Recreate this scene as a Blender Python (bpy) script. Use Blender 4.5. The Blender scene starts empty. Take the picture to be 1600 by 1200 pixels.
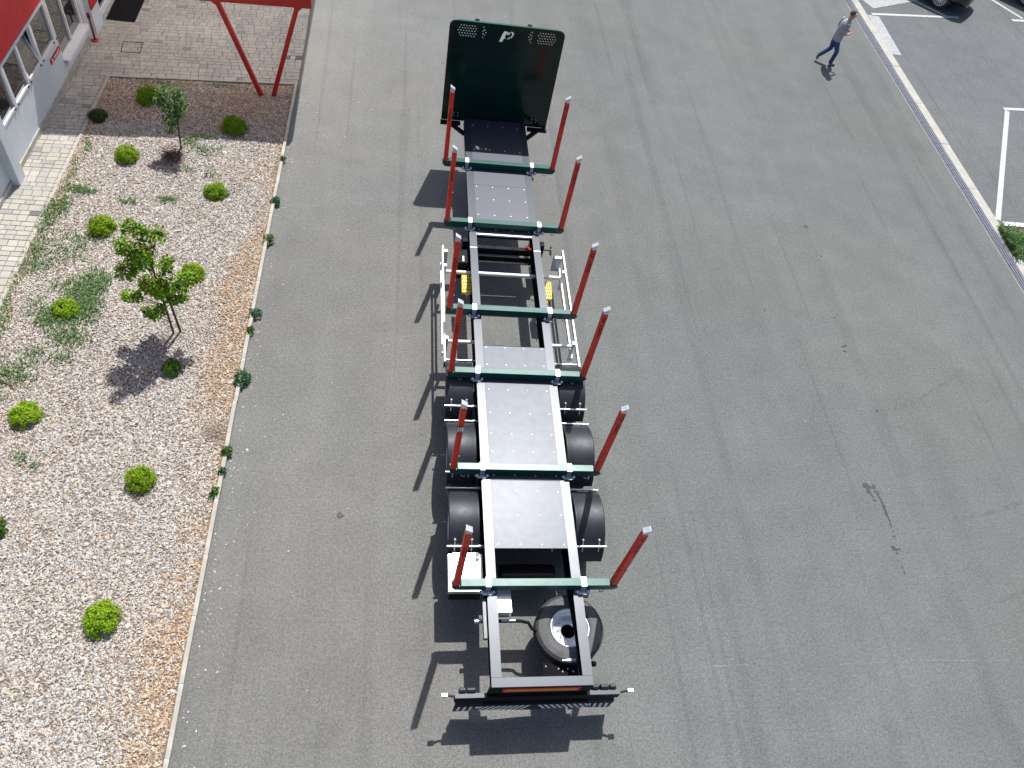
import bpy, math, random
import numpy as np
from mathutils import Vector, Matrix, Euler
from math import sin, cos, pi, radians
random.seed(7)
rng = np.random.default_rng(7)
S = bpy.context.scene
COL = S.collection

# ------------------------------------------------------------------ camera
cam_d = bpy.data.cameras.new('camera')
cam = bpy.data.objects.new('camera', cam_d)
COL.objects.link(cam)
cam_d.sensor_width = 36
cam_d.lens = 36 * 1241.3 / 1600
cam_d.clip_end = 2000
cam_d.clip_start = 0.1
R = Matrix(((0.98671, -0.03564, -0.15856), (-0.06567, 0.80500, -0.58962), (0.14865, 0.59220, 0.79196)))
cam.matrix_world = Matrix.Translation((-2.353, -4.597, 12.440)) @ R.to_4x4()
S.camera = cam

# ------------------------------------------------------------------ light
SUN = Vector((0.152, 0.4695, 0.8698)).normalized()
w = bpy.data.worlds.new('World')
S.world = w
w.use_nodes = True
nt = w.node_tree
sky = nt.nodes.new('ShaderNodeTexSky')
sky.sky_type = 'NISHITA'
sky.sun_disc = False
sky.sun_elevation = math.asin(SUN.z)
sky.sun_rotation = math.atan2(SUN.x, SUN.y)
sky.air_density = 1.0
sky.dust_density = 2.2
bg = nt.nodes['Background']
bg.inputs['Strength'].default_value = 0.098
nt.links.new(sky.outputs[0], bg.inputs['Color'])
sun_d = bpy.data.lights.new('sun', 'SUN')
sun_d.energy = 4.4
sun_d.angle = radians(0.53)
sun_d.color = (1.0, 0.98, 0.94)
sun = bpy.data.objects.new('sun', sun_d)
COL.objects.link(sun)
sun.rotation_euler = (-SUN).to_track_quat('-Z', 'Y').to_euler()
S.view_settings.view_transform = 'Standard'
S.view_settings.look = 'None'
S.view_settings.gamma = 1
S.view_settings.exposure = 0.45
S.view_settings.use_curve_mapping = False


# ------------------------------------------------------------------ helpers
class MB:
    """collects shapes; build() links them as one mesh object"""
    def __init__(s):
        s.v = []
        s.f = []
        s.m = []
        s.mats = []
        s.cur = 0
        s.smooth = []
        s.sm = False

    def use(s, m):
        if m not in s.mats:
            s.mats.append(m)
        s.cur = s.mats.index(m)
        return s

    def add(s, vs, fs, smooth=None):
        o = len(s.v)
        s.v += [tuple(x) for x in vs]
        for f in fs:
            s.f.append(tuple(i + o for i in f))
            s.m.append(s.cur)
            s.smooth.append(s.sm if smooth is None else smooth)
        return s

    def box(s, x0, x1, y0, y1, z0, z1):
        vs = [(x, y, z) for z in (z0, z1) for y in (y0, y1) for x in (x0, x1)]
        return s.add(vs, [(0, 2, 3, 1), (4, 5, 7, 6), (0, 1, 5, 4), (2, 6, 7, 3), (0, 4, 6, 2), (1, 3, 7, 5)], False)

    def bar(s, p, q, a, b, up=(0, 0, 1)):
        p = Vector(p)
        q = Vector(q)
        d = (q - p).normalized()
        u = Vector(up)
        sd = d.cross(u)
        if sd.length < 1e-4:
            sd = d.cross(Vector((1, 0, 0)))
        sd.normalize()
        u = sd.cross(d)
        vs = []
        for c in (p, q):
            for i, j in ((-1, -1), (1, -1), (1, 1), (-1, 1)):
                vs.append(c + sd * (i * a / 2) + u * (j * b / 2))
        return s.add(vs, [(3, 2, 1, 0), (4, 5, 6, 7), (0, 1, 5, 4), (1, 2, 6, 5), (2, 3, 7, 6), (3, 0, 4, 7)], False)

    def tube(s, pts, r, n=8, cap=True):
        pts = [Vector(p) for p in pts]
        rs = r if isinstance(r, (list, tuple)) else [r] * len(pts)
        vs = []
        fs = []
        ref = Vector((0.13, 0.29, 0.95))
        for i, p in enumerate(pts):
            d = (pts[min(i + 1, len(pts) - 1)] - pts[max(i - 1, 0)]).normalized()
            a = d.cross(ref)
            if a.length < 0.05:
                a = d.cross(Vector((1, 0, 0)))
            a.normalize()
            b = d.cross(a)
            for k in range(n):
                t = 2 * pi * k / n
                vs.append(p + (a * cos(t) + b * sin(t)) * rs[i])
        for i in range(len(pts) - 1):
            for k in range(n):
                k2 = (k + 1) % n
                fs.append((i * n + k, i * n + k2, (i + 1) * n + k2, (i + 1) * n + k))
        s.add(vs, fs, True)
        if cap:
            m = (len(pts) - 1) * n
            s.add([vs[k] for k in range(n)], [tuple(range(n))[::-1]], False)
            s.add([vs[m + k] for k in range(n)], [tuple(range(n))], False)
        return s

    def lathe(s, prof, c, axis='z', n=32, a0=0, a1=2 * pi, smooth=True):
        """prof: (radius, height) pairs swept about the axis through c"""
        full = abs(a1 - a0 - 2 * pi) < 1e-6
        m = n if full else n + 1
        vs = []
        for k in range(m):
            t = a0 + (a1 - a0) * k / n
            for (r, h) in prof:
                if axis == 'z':
                    vs.append((c[0] + r * cos(t), c[1] + r * sin(t), c[2] + h))
                elif axis == 'x':
                    vs.append((c[0] + h, c[1] + r * cos(t), c[2] + r * sin(t)))
                else:
                    vs.append((c[0] + r * cos(t), c[1] + h, c[2] + r * sin(t)))
        L = len(prof)
        fs = []
        for k in range(n):
            k2 = (k + 1) % m
            for i in range(L - 1):
                fs.append((k * L + i, k2 * L + i, k2 * L + i + 1, k * L + i + 1))
        return s.add(vs, fs, smooth)

    def prism(s, poly, axis, d0, d1):
        """closed polygon in the two other axes, from d0 to d1 along axis"""
        def P(a, b, d):
            return {'x': (d, a, b), 'y': (a, d, b), 'z': (a, b, d)}[axis]
        n = len(poly)
        vs = [P(a, b, d0) for a, b in poly] + [P(a, b, d1) for a, b in poly]
        fs = [tuple(range(n))[::-1], tuple(range(n, 2 * n))]
        for i in range(n):
            j = (i + 1) % n
            fs.append((i, j, n + j, n + i))
        return s.add(vs, fs, False)

    def build(s, name, mat=None, parent=None, bevel=0, loc=None, fix=True):
        me = bpy.data.meshes.new(name)
        me.from_pydata(s.v, [], s.f)
        if s.mats:
            for m in s.mats:
                me.materials.append(m)
            me.polygons.foreach_set('material_index', s.m)
        elif mat:
            me.materials.append(mat)
        me.polygons.foreach_set('use_smooth', s.smooth)
        me.update()
        if fix:
            import bmesh
            bm = bmesh.new()
            bm.from_mesh(me)
            bmesh.ops.recalc_face_normals(bm, faces=bm.faces)
            bm.to_mesh(me)
            bm.free()
        o = bpy.data.objects.new(name, me)
        COL.objects.link(o)
        if parent:
            o.parent = parent
        if loc is not None:
            o.location = loc
        if bevel:
            b = o.modifiers.new('bevel', 'BEVEL')
            b.width = bevel
            b.segments = 2
            b.limit_method = 'ANGLE'
        return o


def tag(o, label=None, cat=None, group=None, kind=None):
    if label:
        o['label'] = label
    if cat:
        o['category'] = cat
    if group:
        o['group'] = group
    if kind:
        o['kind'] = kind
    return o


def thing(name, label, cat, loc=(0, 0, 0), rz=0, group=None):
    o = bpy.data.objects.new(name, None)
    o.empty_display_size = 0.2
    COL.objects.link(o)
    o.location = loc
    o.rotation_euler = (0, 0, rz)
    return tag(o, label, cat, group)


def copy_tree(o, parent=None):
    c = o.copy()
    COL.objects.link(c)
    if parent:
        c.parent = parent
    for ch in list(o.children):
        copy_tree(ch, c)
    return c


def np_mesh(name, verts, quads=None, tris=None, mat=None, cols=None, parent=None, smooth=False):
    """fast mesh from numpy arrays; cols = one colour per face (attribute 'col')"""
    me = bpy.data.meshes.new(name)
    faces = []
    nq = 0 if quads is None else len(quads)
    nt_ = 0 if tris is None else len(tris)
    me.vertices.add(len(verts))
    me.vertices.foreach_set('co', np.asarray(verts, np.float32).ravel())
    me.loops.add(nq * 4 + nt_ * 3)
    me.polygons.add(nq + nt_)
    li = []
    if nq:
        li.append(np.asarray(quads, np.int32).ravel())
    if nt_:
        li.append(np.asarray(tris, np.int32).ravel())
    me.loops.foreach_set('vertex_index', np.concatenate(li))
    st = np.concatenate([np.arange(nq) * 4, nq * 4 + np.arange(nt_) * 3]).astype(np.int32)
    me.polygons.foreach_set('loop_start', st)
    me.polygons.foreach_set('use_smooth', np.full(nq + nt_, smooth))
    me.update(calc_edges=True)
    me.validate()
    if cols is not None:
        a = me.attributes.new('col', 'FLOAT_COLOR', 'FACE')
        c = np.ones((len(cols), 4), np.float32)
        c[:, :3] = cols
        a.data.foreach_set('color', c.ravel())
    if mat:
        me.materials.append(mat)
    o = bpy.data.objects.new(name, me)
    COL.objects.link(o)
    if parent:
        o.parent = parent
    return o


# ------------------------------------------------------------------ materials
def N(t, kind, **kw):
    n = t.nodes.new(kind)
    for k, v in kw.items():
        if k in ('inputs',):
            for i, x in v.items():
                n.inputs[i].default_value = x
        else:
            setattr(n, k, v)
    return n


def mat(name, col, rough=0.5, metal=0.0, spec=0.5, stint=None, var=0.12, scale=6.0, bump=0.0, bscale=80.0, coat=0.0, rvar=0.08, crough=0.15):
    """painted / metal / rubber surface with uneven colour, gloss and a little relief"""
    m = bpy.data.materials.new(name)
    m.use_nodes = True
    t = m.node_tree
    b = t.nodes['Principled BSDF']
    L = t.links.new
    tc = N(t, 'ShaderNodeTexCoord')
    n1 = N(t, 'ShaderNodeTexNoise', inputs={'Scale': scale, 'Detail': 6.0, 'Roughness': 0.6})
    L(tc.outputs['Object'], n1.inputs['Vector'])
    mr = N(t, 'ShaderNodeMapRange', inputs={1: 0.3, 2: 0.7, 3: 1 - var, 4: 1 + var})
    L(n1.outputs['Fac'], mr.inputs[0])
    mx = N(t, 'ShaderNodeVectorMath', operation='SCALE')
    mx.inputs[0].default_value = col[:3]
    L(mr.outputs[0], mx.inputs['Scale'])
    L(mx.outputs[0], b.inputs['Base Color'])
    rr = N(t, 'ShaderNodeMapRange', inputs={1: 0.3, 2: 0.7, 3: max(0.02, rough - rvar), 4: min(1, rough + rvar)})
    n2 = N(t, 'ShaderNodeTexNoise', inputs={'Scale': scale * 2.3, 'Detail': 5.0})
    L(tc.outputs['Object'], n2.inputs['Vector'])
    L(n2.outputs['Fac'], rr.inputs[0])
    L(rr.outputs[0], b.inputs['Roughness'])
    b.inputs['Metallic'].default_value = metal
    b.inputs['Specular IOR Level'].default_value = spec
    if stint:
        b.inputs['Specular Tint'].default_value = (*stint, 1)
    b.inputs['Coat Weight'].default_value = coat
    b.inputs['Coat Roughness'].default_value = crough
    if bump:
        n3 = N(t, 'ShaderNodeTexNoise', inputs={'Scale': bscale, 'Detail': 4.0})
        L(tc.outputs['Object'], n3.inputs['Vector'])
        bp = N(t, 'ShaderNodeBump', inputs={'Strength': bump, 'Distance': 0.01})
        L(n3.outputs['Fac'], bp.inputs['Height'])
        L(bp.outputs[0], b.inputs['Normal'])
    return m


def attr_mat(name, rough=0.7, trans=0.0, spec=0.3):
    """colour carried by each small piece (chips, leaves)"""
    m = bpy.data.materials.new(name)
    m.use_nodes = True
    t = m.node_tree
    b = t.nodes['Principled BSDF']
    L = t.links.new
    a = N(t, 'ShaderNodeAttribute', attribute_name='col')
    oi = N(t, 'ShaderNodeObjectInfo')
    mr = N(t, 'ShaderNodeMapRange', inputs={3: 0.9, 4: 1.1})
    L(oi.outputs['Random'], mr.inputs[0])
    mx = N(t, 'ShaderNodeVectorMath', operation='SCALE')
    L(a.outputs['Color'], mx.inputs[0])
    L(mr.outputs[0], mx.inputs['Scale'])
    L(mx.outputs[0], b.inputs['Base Color'])
    b.inputs['Roughness'].default_value = rough
    b.inputs['Specular IOR Level'].default_value = spec
    if trans:
        tr = N(t, 'ShaderNodeBsdfTranslucent')
        L(mx.outputs[0], tr.inputs['Color'])
        ms = N(t, 'ShaderNodeMixShader', inputs={0: trans})
        L(b.outputs[0], ms.inputs[1])
        L(tr.outputs[0], ms.inputs[2])
        L(ms.outputs[0], t.nodes['Material Output'].inputs['Surface'])
    return m


def asphalt_mat(name, base, tint=(1, 1, 1), streak=0.10, seed=0.0):
    m = bpy.data.materials.new(name)
    m.use_nodes = True
    t = m.node_tree
    b = t.nodes['Principled BSDF']
    L = t.links.new
    tc = N(t, 'ShaderNodeTexCoord')

    def noise(scale, stretch=(1, 1, 1), detail=5, rough=0.55, off=0.0):
        mp = N(t, 'ShaderNodeMapping')
        mp.inputs['Scale'].default_value = stretch
        mp.inputs['Location'].default_value = (off + seed, off * 1.7, 0)
        L(tc.outputs['Object'], mp.inputs['Vector'])
        n = N(t, 'ShaderNodeTexNoise', inputs={'Scale': scale, 'Detail': detail, 'Roughness': rough})
        L(mp.outputs[0], n.inputs['Vector'])
        return n.outputs['Fac']

    def rng_(f, lo, hi, a=0.3, c=0.7):
        r = N(t, 'ShaderNodeMapRange', inputs={1: a, 2: c, 3: lo, 4: hi})
        L(f, r.inputs[0])
        return r.outputs[0]

    def mul(a, c):
        n = N(t, 'ShaderNodeMath', operation='MULTIPLY')
        L(a, n.inputs[0])
        L(c, n.inputs[1])
        return n.outputs[0]
    f = rng_(noise(0.22, detail=4), 0.94, 1.06)
    f = mul(f, rng_(noise(1.3, off=4), 0.93, 1.07))
    f = mul(f, rng_(noise(1.1, (1.0, 0.10, 1), 5, 0.6, off=9), 1 - streak * 0.5, 1 + streak * 0.45))
    f = mul(f, rng_(noise(3.5, (1.0, 0.06, 1), 5, 0.7, off=2), 1 - streak * 0.3, 1 + streak * 0.25))
    f = mul(f, rng_(noise(13, detail=5, rough=0.75, off=71), 0.90, 1.10))
    f = mul(f, rng_(noise(26, detail=3, rough=0.75, off=5), 0.70, 1.30))
    f = mul(f, rng_(noise(70, detail=2, off=3), 0.62, 1.40))
    tr_ = noise(1.55, (1.0, 0.022, 1), 2, 0.4, off=33)
    f = mul(f, rng_(tr_, 1.0, 0.925, 0.57, 0.63))
    tr2 = noise(4.2, (1.0, 0.016, 1), 2, 0.4, off=47)
    f = mul(f, rng_(tr2, 1.0, 0.90, 0.645, 0.68))
    f = mul(f, rng_(noise(0.9, off=55, detail=5, rough=0.65), 1.0, 0.90, 0.60, 0.72))
    f = mul(f, rng_(noise(7.0, off=61, detail=4, rough=0.6), 1.0, 0.88, 0.68, 0.76))
    # sparse pale and dark specks of aggregate
    vo = N(t, 'ShaderNodeTexVoronoi', inputs={'Scale': 3.2})
    L(tc.outputs['Object'], vo.inputs['Vector'])
    sp = N(t, 'ShaderNodeMapRange', inputs={1: 0.02, 2: 0.05, 3: 1.0, 4: 0.0})
    L(vo.outputs['Distance'], sp.inputs[0])
    sgn = N(t, 'ShaderNodeSeparateColor')
    L(vo.outputs['Color'], sgn.inputs[0])
    sg = rng_(sgn.outputs[0], -0.45, 0.5, 0.0, 1.0)
    gate = N(t, 'ShaderNodeMath', operation='GREATER_THAN', inputs={1: 0.72})
    L(sgn.outputs[1], gate.inputs[0])
    spk = mul(mul(sp.outputs[0], sg), gate.outputs[0])
    add = N(t, 'ShaderNodeMath', operation='ADD', inputs={1: 1.0})
    L(spk, add.inputs[0])
    f = mul(f, add.outputs[0])
    sx_ = N(t, 'ShaderNodeSeparateXYZ')
    L(tc.outputs['Object'], sx_.inputs[0])
    lane = N(t, 'ShaderNodeMath', operation='MULTIPLY_ADD', inputs={1: 3.0, 2: -1.5})
    L(noise(0.35, off=21, detail=4), lane.inputs[0])
    lx_ = N(t, 'ShaderNodeMath', operation='ADD')
    L(sx_.outputs[0], lx_.inputs[0])
    L(lane.outputs[0], lx_.inputs[1])
    old = N(t, 'ShaderNodeMapRange', inputs={1: -1.5, 2: 4.0, 3: 0.0, 4: 1.0})
    L(lx_.outputs[0], old.inputs[0])
    f = mul(f, rng_(old.outputs[0], 1.0, 0.87 if seed == 0 else 1.0, 0.0, 1.0))
    hue = N(t, 'ShaderNodeMix', data_type='RGBA')
    hue.inputs[6].default_value = (base * tint[0] * 0.972, base * tint[1] * 1.024, base * tint[2] * 0.995, 1)
    hue.inputs[7].default_value = (base * tint[0] * 1.028, base * tint[1] * 1.010, base * tint[2] * 0.95, 1)
    hm = N(t, 'ShaderNodeMath', operation='MULTIPLY_ADD', inputs={1: -0.75})
    L(old.outputs[0], hm.inputs[0])
    L(rng_(noise(0.16, off=12, detail=3), 0.35, 1.1, 0.38, 0.62), hm.inputs[2])
    hm.use_clamp = True
    L(hm.outputs[0], hue.inputs[0])
    mx = N(t, 'ShaderNodeVectorMath', operation='SCALE')
    L(hue.outputs[2], mx.inputs[0])
    L(f, mx.inputs['Scale'])
    L(mx.outputs[0], b.inputs['Base Color'])
    b.inputs['Roughness'].default_value = 0.88
    b.inputs['Specular IOR Level'].default_value = 0.25
    bp = N(t, 'ShaderNodeBump', inputs={'Strength': 0.5, 'Distance': 0.008})
    L(noise(120, detail=3), bp.inputs['Height'])
    L(bp.outputs[0], b.inputs['Normal'])
    return m


def paver_mat():
    m = bpy.data.materials.new('paver_stone')
    m.use_nodes = True
    t = m.node_tree
    b = t.nodes['Principled BSDF']
    L = t.links.new
    at = N(t, 'ShaderNodeAttribute', attribute_name='col')
    oi = N(t, 'ShaderNodeObjectInfo')
    rp = N(t, 'ShaderNodeValToRGB')
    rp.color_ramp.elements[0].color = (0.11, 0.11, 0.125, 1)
    rp.color_ramp.elements[1].color = (0.415, 0.39, 0.335, 1)
    e = rp.color_ramp.elements.new(0.06)
    e.color = (0.325, 0.315, 0.295, 1)
    e = rp.color_ramp.elements.new(0.35)
    e.color = (0.355, 0.338, 0.30, 1)
    e = rp.color_ramp.elements.new(0.7)
    e.color = (0.385, 0.36, 0.31, 1)
    sc = N(t, 'ShaderNodeSeparateColor')
    L(at.outputs['Color'], sc.inputs[0])
    ad = N(t, 'ShaderNodeMath', operation='ADD')
    L(sc.outputs[0], ad.inputs[0])
    L(oi.outputs['Random'], ad.inputs[1])
    fr = N(t, 'ShaderNodeMath', operation='FRACT')
    L(ad.outputs[0], fr.inputs[0])
    L(fr.outputs[0], rp.inputs[0])
    tc = N(t, 'ShaderNodeTexCoord')
    ge = N(t, 'ShaderNodeNewGeometry')
    n1 = N(t, 'ShaderNodeTexNoise', inputs={'Scale': 45.0, 'Detail': 5.0})
    L(ge.outputs['Position'], n1.inputs['Vector'])
    mr = N(t, 'ShaderNodeMapRange', inputs={1: 0.3, 2: 0.7, 3: 0.82, 4: 1.15})
    L(n1.outputs['Fac'], mr.inputs[0])
    n2 = N(t, 'ShaderNodeTexNoise', inputs={'Scale': 0.9, 'Detail': 4.0})
    L(ge.outputs['Position'], n2.inputs['Vector'])
    mr2 = N(t, 'ShaderNodeMapRange', inputs={1: 0.3, 2: 0.7, 3: 0.86, 4: 1.12})
    L(n2.outputs['Fac'], mr2.inputs[0])
    mm = N(t, 'ShaderNodeMath', operation='MULTIPLY')
    L(mr.outputs[0], mm.inputs[0])
    L(mr2.outputs[0], mm.inputs[1])
    mx = N(t, 'ShaderNodeVectorMath', operation='SCALE')
    L(rp.outputs[0], mx.inputs[0])
    L(mm.outputs[0], mx.inputs['Scale'])
    L(mx.outputs[0], b.inputs['Base Color'])
    b.inputs['Roughness'].default_value = 0.85
    bp = N(t, 'ShaderNodeBump', inputs={'Strength': 0.35, 'Distance': 0.01})
    L(n1.outputs['Fac'], bp.inputs['Height'])
    L(bp.outputs[0], b.inputs['Normal'])
    return m


M = dict(
    asphalt=asphalt_mat('asphalt', 0.153, (1.0, 1.0, 1.0), 0.085),
    lot=asphalt_mat('parking_asphalt', 0.130, (0.985, 0.995, 1.05), 0.03, 31.0),
    paver=paver_mat(),
    joint=mat('joint_sand', (0.16, 0.145, 0.12), 0.95, var=0.3, scale=30),
    soil=mat('bark_soil', (0.20, 0.14, 0.10), 0.95, var=0.4, scale=14, bump=0.8, bscale=40),
    chip=attr_mat('bark_chip', 0.85, spec=0.2),
    leaf=attr_mat('leaf', 0.5, 0.35),
    concrete=mat('kerb_concrete', (0.38, 0.36, 0.31), 0.9, var=0.2, scale=5, bump=0.3, bscale=120),
    pale_concrete=mat('pale_concrete', (0.39, 0.375, 0.335), 0.9, var=0.16, scale=3, bump=0.3, bscale=120),
    white_line=mat('road_paint', (0.43, 0.45, 0.455), 0.75, var=0.18, scale=9, bump=0.3, bscale=150),
    worn_line=mat('worn_road_paint', (0.32, 0.335, 0.335), 0.8, var=0.25, scale=9, bump=0.3, bscale=150),
    grate=mat('drain_grate', (0.19, 0.20, 0.25), 0.7, var=0.2),
    pit=mat('drain_pit', (0.015, 0.015, 0.018), 0.9, spec=0.1),
    black=mat('black_chassis_paint', (0.009, 0.009, 0.012), 0.6, spec=0.12, var=0.25),
    rail=mat('rail_top_paint', (0.026, 0.031, 0.043), 0.38, spec=0.46, stint=(0.86, 0.92, 1.0), var=0.08, scale=3, rvar=0.012, coat=0.14, crough=0.25),
    deck=mat('deck_board', (0.034, 0.037, 0.052), 0.46, spec=0.58, stint=(0.83, 0.89, 1.0), var=0.07, scale=3, rvar=0.01, coat=0.04, crough=0.24),
    green=mat('green_paint', (0.002, 0.054, 0.043), 0.41, spec=0.34, stint=(0.74, 0.98, 0.98), var=0.14, rvar=0.02, coat=0.16, crough=0.26),
    hb_green=mat('headboard_green_paint', (0.001, 0.017, 0.0135), 0.15, spec=0.38, var=0.2, scale=2, rvar=0.03),
    red=mat('red_paint', (0.74, 0.040, 0.019), 0.45, var=0.18, scale=8),
    alu=mat('aluminium', (0.72, 0.72, 0.74), 0.35, metal=0.55, var=0.1),
    galv=mat('galvanised_steel', (0.62, 0.64, 0.67), 0.36, metal=0.8, var=0.14, scale=20),
    zinc=mat('zinc_plate', (0.42, 0.47, 0.55), 0.42, metal=0.7, var=0.2, scale=20),
    white_metal=mat('white_guard_rail', (0.80, 0.80, 0.78), 0.4, metal=0.15, var=0.06),
    plastic=mat('black_mudguard_plastic', (0.017, 0.019, 0.024), 0.50, spec=0.45, stint=(0.9, 0.95, 1.0), var=0.2, rvar=0.04),
    rubber=mat('tyre_rubber', (0.035, 0.035, 0.037), 0.75, var=0.25, scale=12, bump=0.15, bscale=60),
    sidewall=mat('tyre_sidewall', (0.085, 0.086, 0.09), 0.7, var=0.2, scale=10, bump=0.15, bscale=60),
    rim=mat('wheel_rim', (0.70, 0.72, 0.78), 0.46, metal=0.6, var=0.12),
    yellow=mat('yellow_plastic', (0.80, 0.55, 0.01), 0.45, var=0.1),
    orange=mat('marker_orange', (0.75, 0.24, 0.03), 0.45, var=0.06),
    plate_red=mat('marker_red', (0.65, 0.03, 0.02), 0.45),
    print_black=mat('black_print', (0.02, 0.012, 0.012), 0.5),
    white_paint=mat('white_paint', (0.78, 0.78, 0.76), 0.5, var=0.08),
    hose=mat('red_hose', (0.5, 0.03, 0.015), 0.4),
    wall=mat('wall_render', (0.56, 0.60, 0.64), 0.85, var=0.06, scale=2, bump=0.2, bscale=200),
    frame=mat('window_frame_white', (0.70, 0.70, 0.72), 0.4, var=0.05),
    clad=mat('red_cladding', (0.42, 0.010, 0.015), 0.5, var=0.08, scale=2),
    steel_red=mat('red_canopy_steel', (0.52, 0.012, 0.010), 0.45, var=0.08),
    roofing=mat('flat_roof', (0.35, 0.35, 0.35), 0.8),
    mat_rubber=mat('door_mat_rubber', (0.010, 0.009, 0.011), 0.9, spec=0.1, var=0.4, scale=30),
    dark_red=mat('dark_red_paint', (0.12, 0.006, 0.012), 0.45),
    bark=mat('bark', (0.10, 0.065, 0.045), 0.9, var=0.35, scale=25, bump=0.5, bscale=60),
    car=mat('dark_car_paint', (0.004, 0.004, 0.009), 0.12, spec=0.5, coat=0.8, var=0.1, rvar=0.02, crough=0.06),
    tail=mat('tail_lamp_red', (0.35, 0.01, 0.01), 0.2),
    chrome=mat('chrome_trim', (0.6, 0.6, 0.62), 0.15, metal=1.0),
    skin=mat('skin', (0.52, 0.27, 0.19), 0.55, var=0.08),
    shirt=mat('grey_cotton', (0.34, 0.35, 0.39), 0.9, var=0.14, scale=30),
    jeans=mat('blue_denim', (0.035, 0.075, 0.19), 0.9, var=0.4, scale=18),
    hair=mat('brown_hair', (0.09, 0.055, 0.028), 0.6, var=0.3, scale=60),
    shoe=mat('grey_shoe', (0.20, 0.20, 0.19), 0.7, var=0.15),
    oil=mat('oil_stain', (0.022, 0.022, 0.027), 0.6, var=0.3),
    tyre_mark=mat('tyre_mark', (0.124, 0.127, 0.124), 0.9, spec=0.25, var=0.2, scale=9),
    scuff=mat('chalk_scuff', (0.22, 0.22, 0.215), 0.9, var=0.4, scale=3),
)


def glass_mat(name, col=(0.02, 0.025, 0.03)):
    m = bpy.data.materials.new(name)
    m.use_nodes = True
    b = m.node_tree.nodes['Principled BSDF']
    b.inputs['Base Color'].default_value = (*col, 1)
    b.inputs['Roughness'].default_value = 0.03
    b.inputs['Specular IOR Level'].default_value = 1.0
    b.inputs['IOR'].default_value = 2.3
    t = m.node_tree
    tc = N(t, 'ShaderNodeTexCoord')
    n = N(t, 'ShaderNodeTexNoise', inputs={'Scale': 1.2, 'Detail': 1.0})
    t.links.new(tc.outputs['Object'], n.inputs['Vector'])
    bp = N(t, 'ShaderNodeBump', inputs={'Strength': 0.04, 'Distance': 0.05})
    t.links.new(n.outputs['Fac'], bp.inputs['Height'])
    t.links.new(bp.outputs[0], b.inputs['Normal'])
    return m


M['glass'] = glass_mat('window_glass')
# frosted sheet for the unseen canopy roof, made translucent to brighten the shade below
_m = bpy.data.materials.new('shade_fill_roof_sheet')
_m.use_nodes = True
_t = _m.node_tree
_tr = N(_t, 'ShaderNodeBsdfTranslucent')
_tr.inputs['Color'].default_value = (0.93, 0.88, 0.82, 1)
_mx = N(_t, 'ShaderNodeMixShader', inputs={0: 0.88})
_t.nodes['Principled BSDF'].inputs['Base Color'].default_value = (0.6, 0.6, 0.6, 1)
_t.links.new(_t.nodes['Principled BSDF'].outputs[0], _mx.inputs[1])
_t.links.new(_tr.outputs[0], _mx.inputs[2])
_t.links.new(_mx.outputs[0], _t.nodes['Material Output'].inputs['Surface'])
M['shade_fill'] = _m
M['car_glass'] = glass_mat('car_glass', (0.008, 0.008, 0.01))

# ------------------------------------------------------------------ ground and yard
g = MB()
g.add([(-400, -400, 0), (400, -400, 0), (400, 400, 0), (-400, 400, 0)], [(0, 1, 2, 3)])
tag(g.build('ground', M['asphalt']), kind='structure')


def kx(y):      # inner line of the kerb between yard and bed
    return -4.82 - (14.0 - y) * 0.0160


def drx(y):     # left edge of the drain
    return 13.30 - (y - 8) * 0.0075


def bedx(y):    # left edge of the bark bed
    return -9.27 - (13.6 - y) * 0.034


# parking lot: a second surface beyond the kerb strip
g = MB()
ys = np.linspace(-40, 80, 25)
vs = []
for yy in ys:
    vs += [(drx(yy) + 0.5, yy, 0.004), (120, yy, 0.004)]
g.add(vs, [(2 * i, 2 * i + 1, 2 * i + 3, 2 * i + 2) for i in range(len(ys) - 1)])
tag(g.build('parking_lot', M['lot']), kind='structure')

# drain channel with one grate per metre, and the pale kerb strip beside it
g = MB()
for i in range(26):
    a, b = drx(2 + i), drx(3 + i)
    g.add([(a - 0.028, 2 + i, 0.006), (a - 0.002, 2 + i, 0.006), (b - 0.002, 3 + i, 0.006), (b - 0.028, 3 + i, 0.006)], [(0, 1, 2, 3)])
DE = g
dr = bpy.data.objects.new('drain', None)
COL.objects.link(dr)
tag(dr, kind='structure')
g = MB()
for i in range(26):
    y0, y1 = 2 + i, 3 + i
    a, b = drx(y0), drx(y1)
    g.add([(a, y0, 0.004), (a + 0.25, y0, 0.004), (b + 0.25, y1, 0.004), (b, y1, 0.004)], [(0, 1, 2, 3)])
g.build('channel', M['pit'], dr)
DE.build('channel_edge', M['pale_concrete'], dr)
g = MB()
for xx, wd in ((0.0, 0.022), (0.060, 0.032), (0.130, 0.032), (0.196, 0.030), (0.238, 0.012)):
    g.box(xx, xx + wd, 0.0, 0.985, 0.008, 0.022)
for k in range(16):
    yk = 0.02 + k * 0.064
    g.box(0.020, 0.234, yk, yk + 0.008, 0.008, 0.017)
gr0 = g.build('grate', M['grate'], dr)
for i in range(26):
    o = gr0 if i == 0 else gr0.copy()
    if i:
        COL.objects.link(o)
    o.location = (drx(2.5 + i), 2.0 + i, 0)
    o.rotation_euler = (0, 0, 0.0075)
g = MB()
g.box(0, 0.27, 0.003, 1.995, 0.0, 0.03)
ks0 = g.build('kerb_stone', M['pale_concrete'], dr, bevel=0.01)
for i in range(0, 26, 2):
    o = ks0 if i == 0 else ks0.copy()
    if i:
        COL.objects.link(o)
    o.location = (drx(2.5 + i) + 0.262 + random.uniform(-.006, .006), 2.0 + i, random.uniform(-.003, .003))
    o.rotation_euler = (0, 0, 0.0075)


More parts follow.
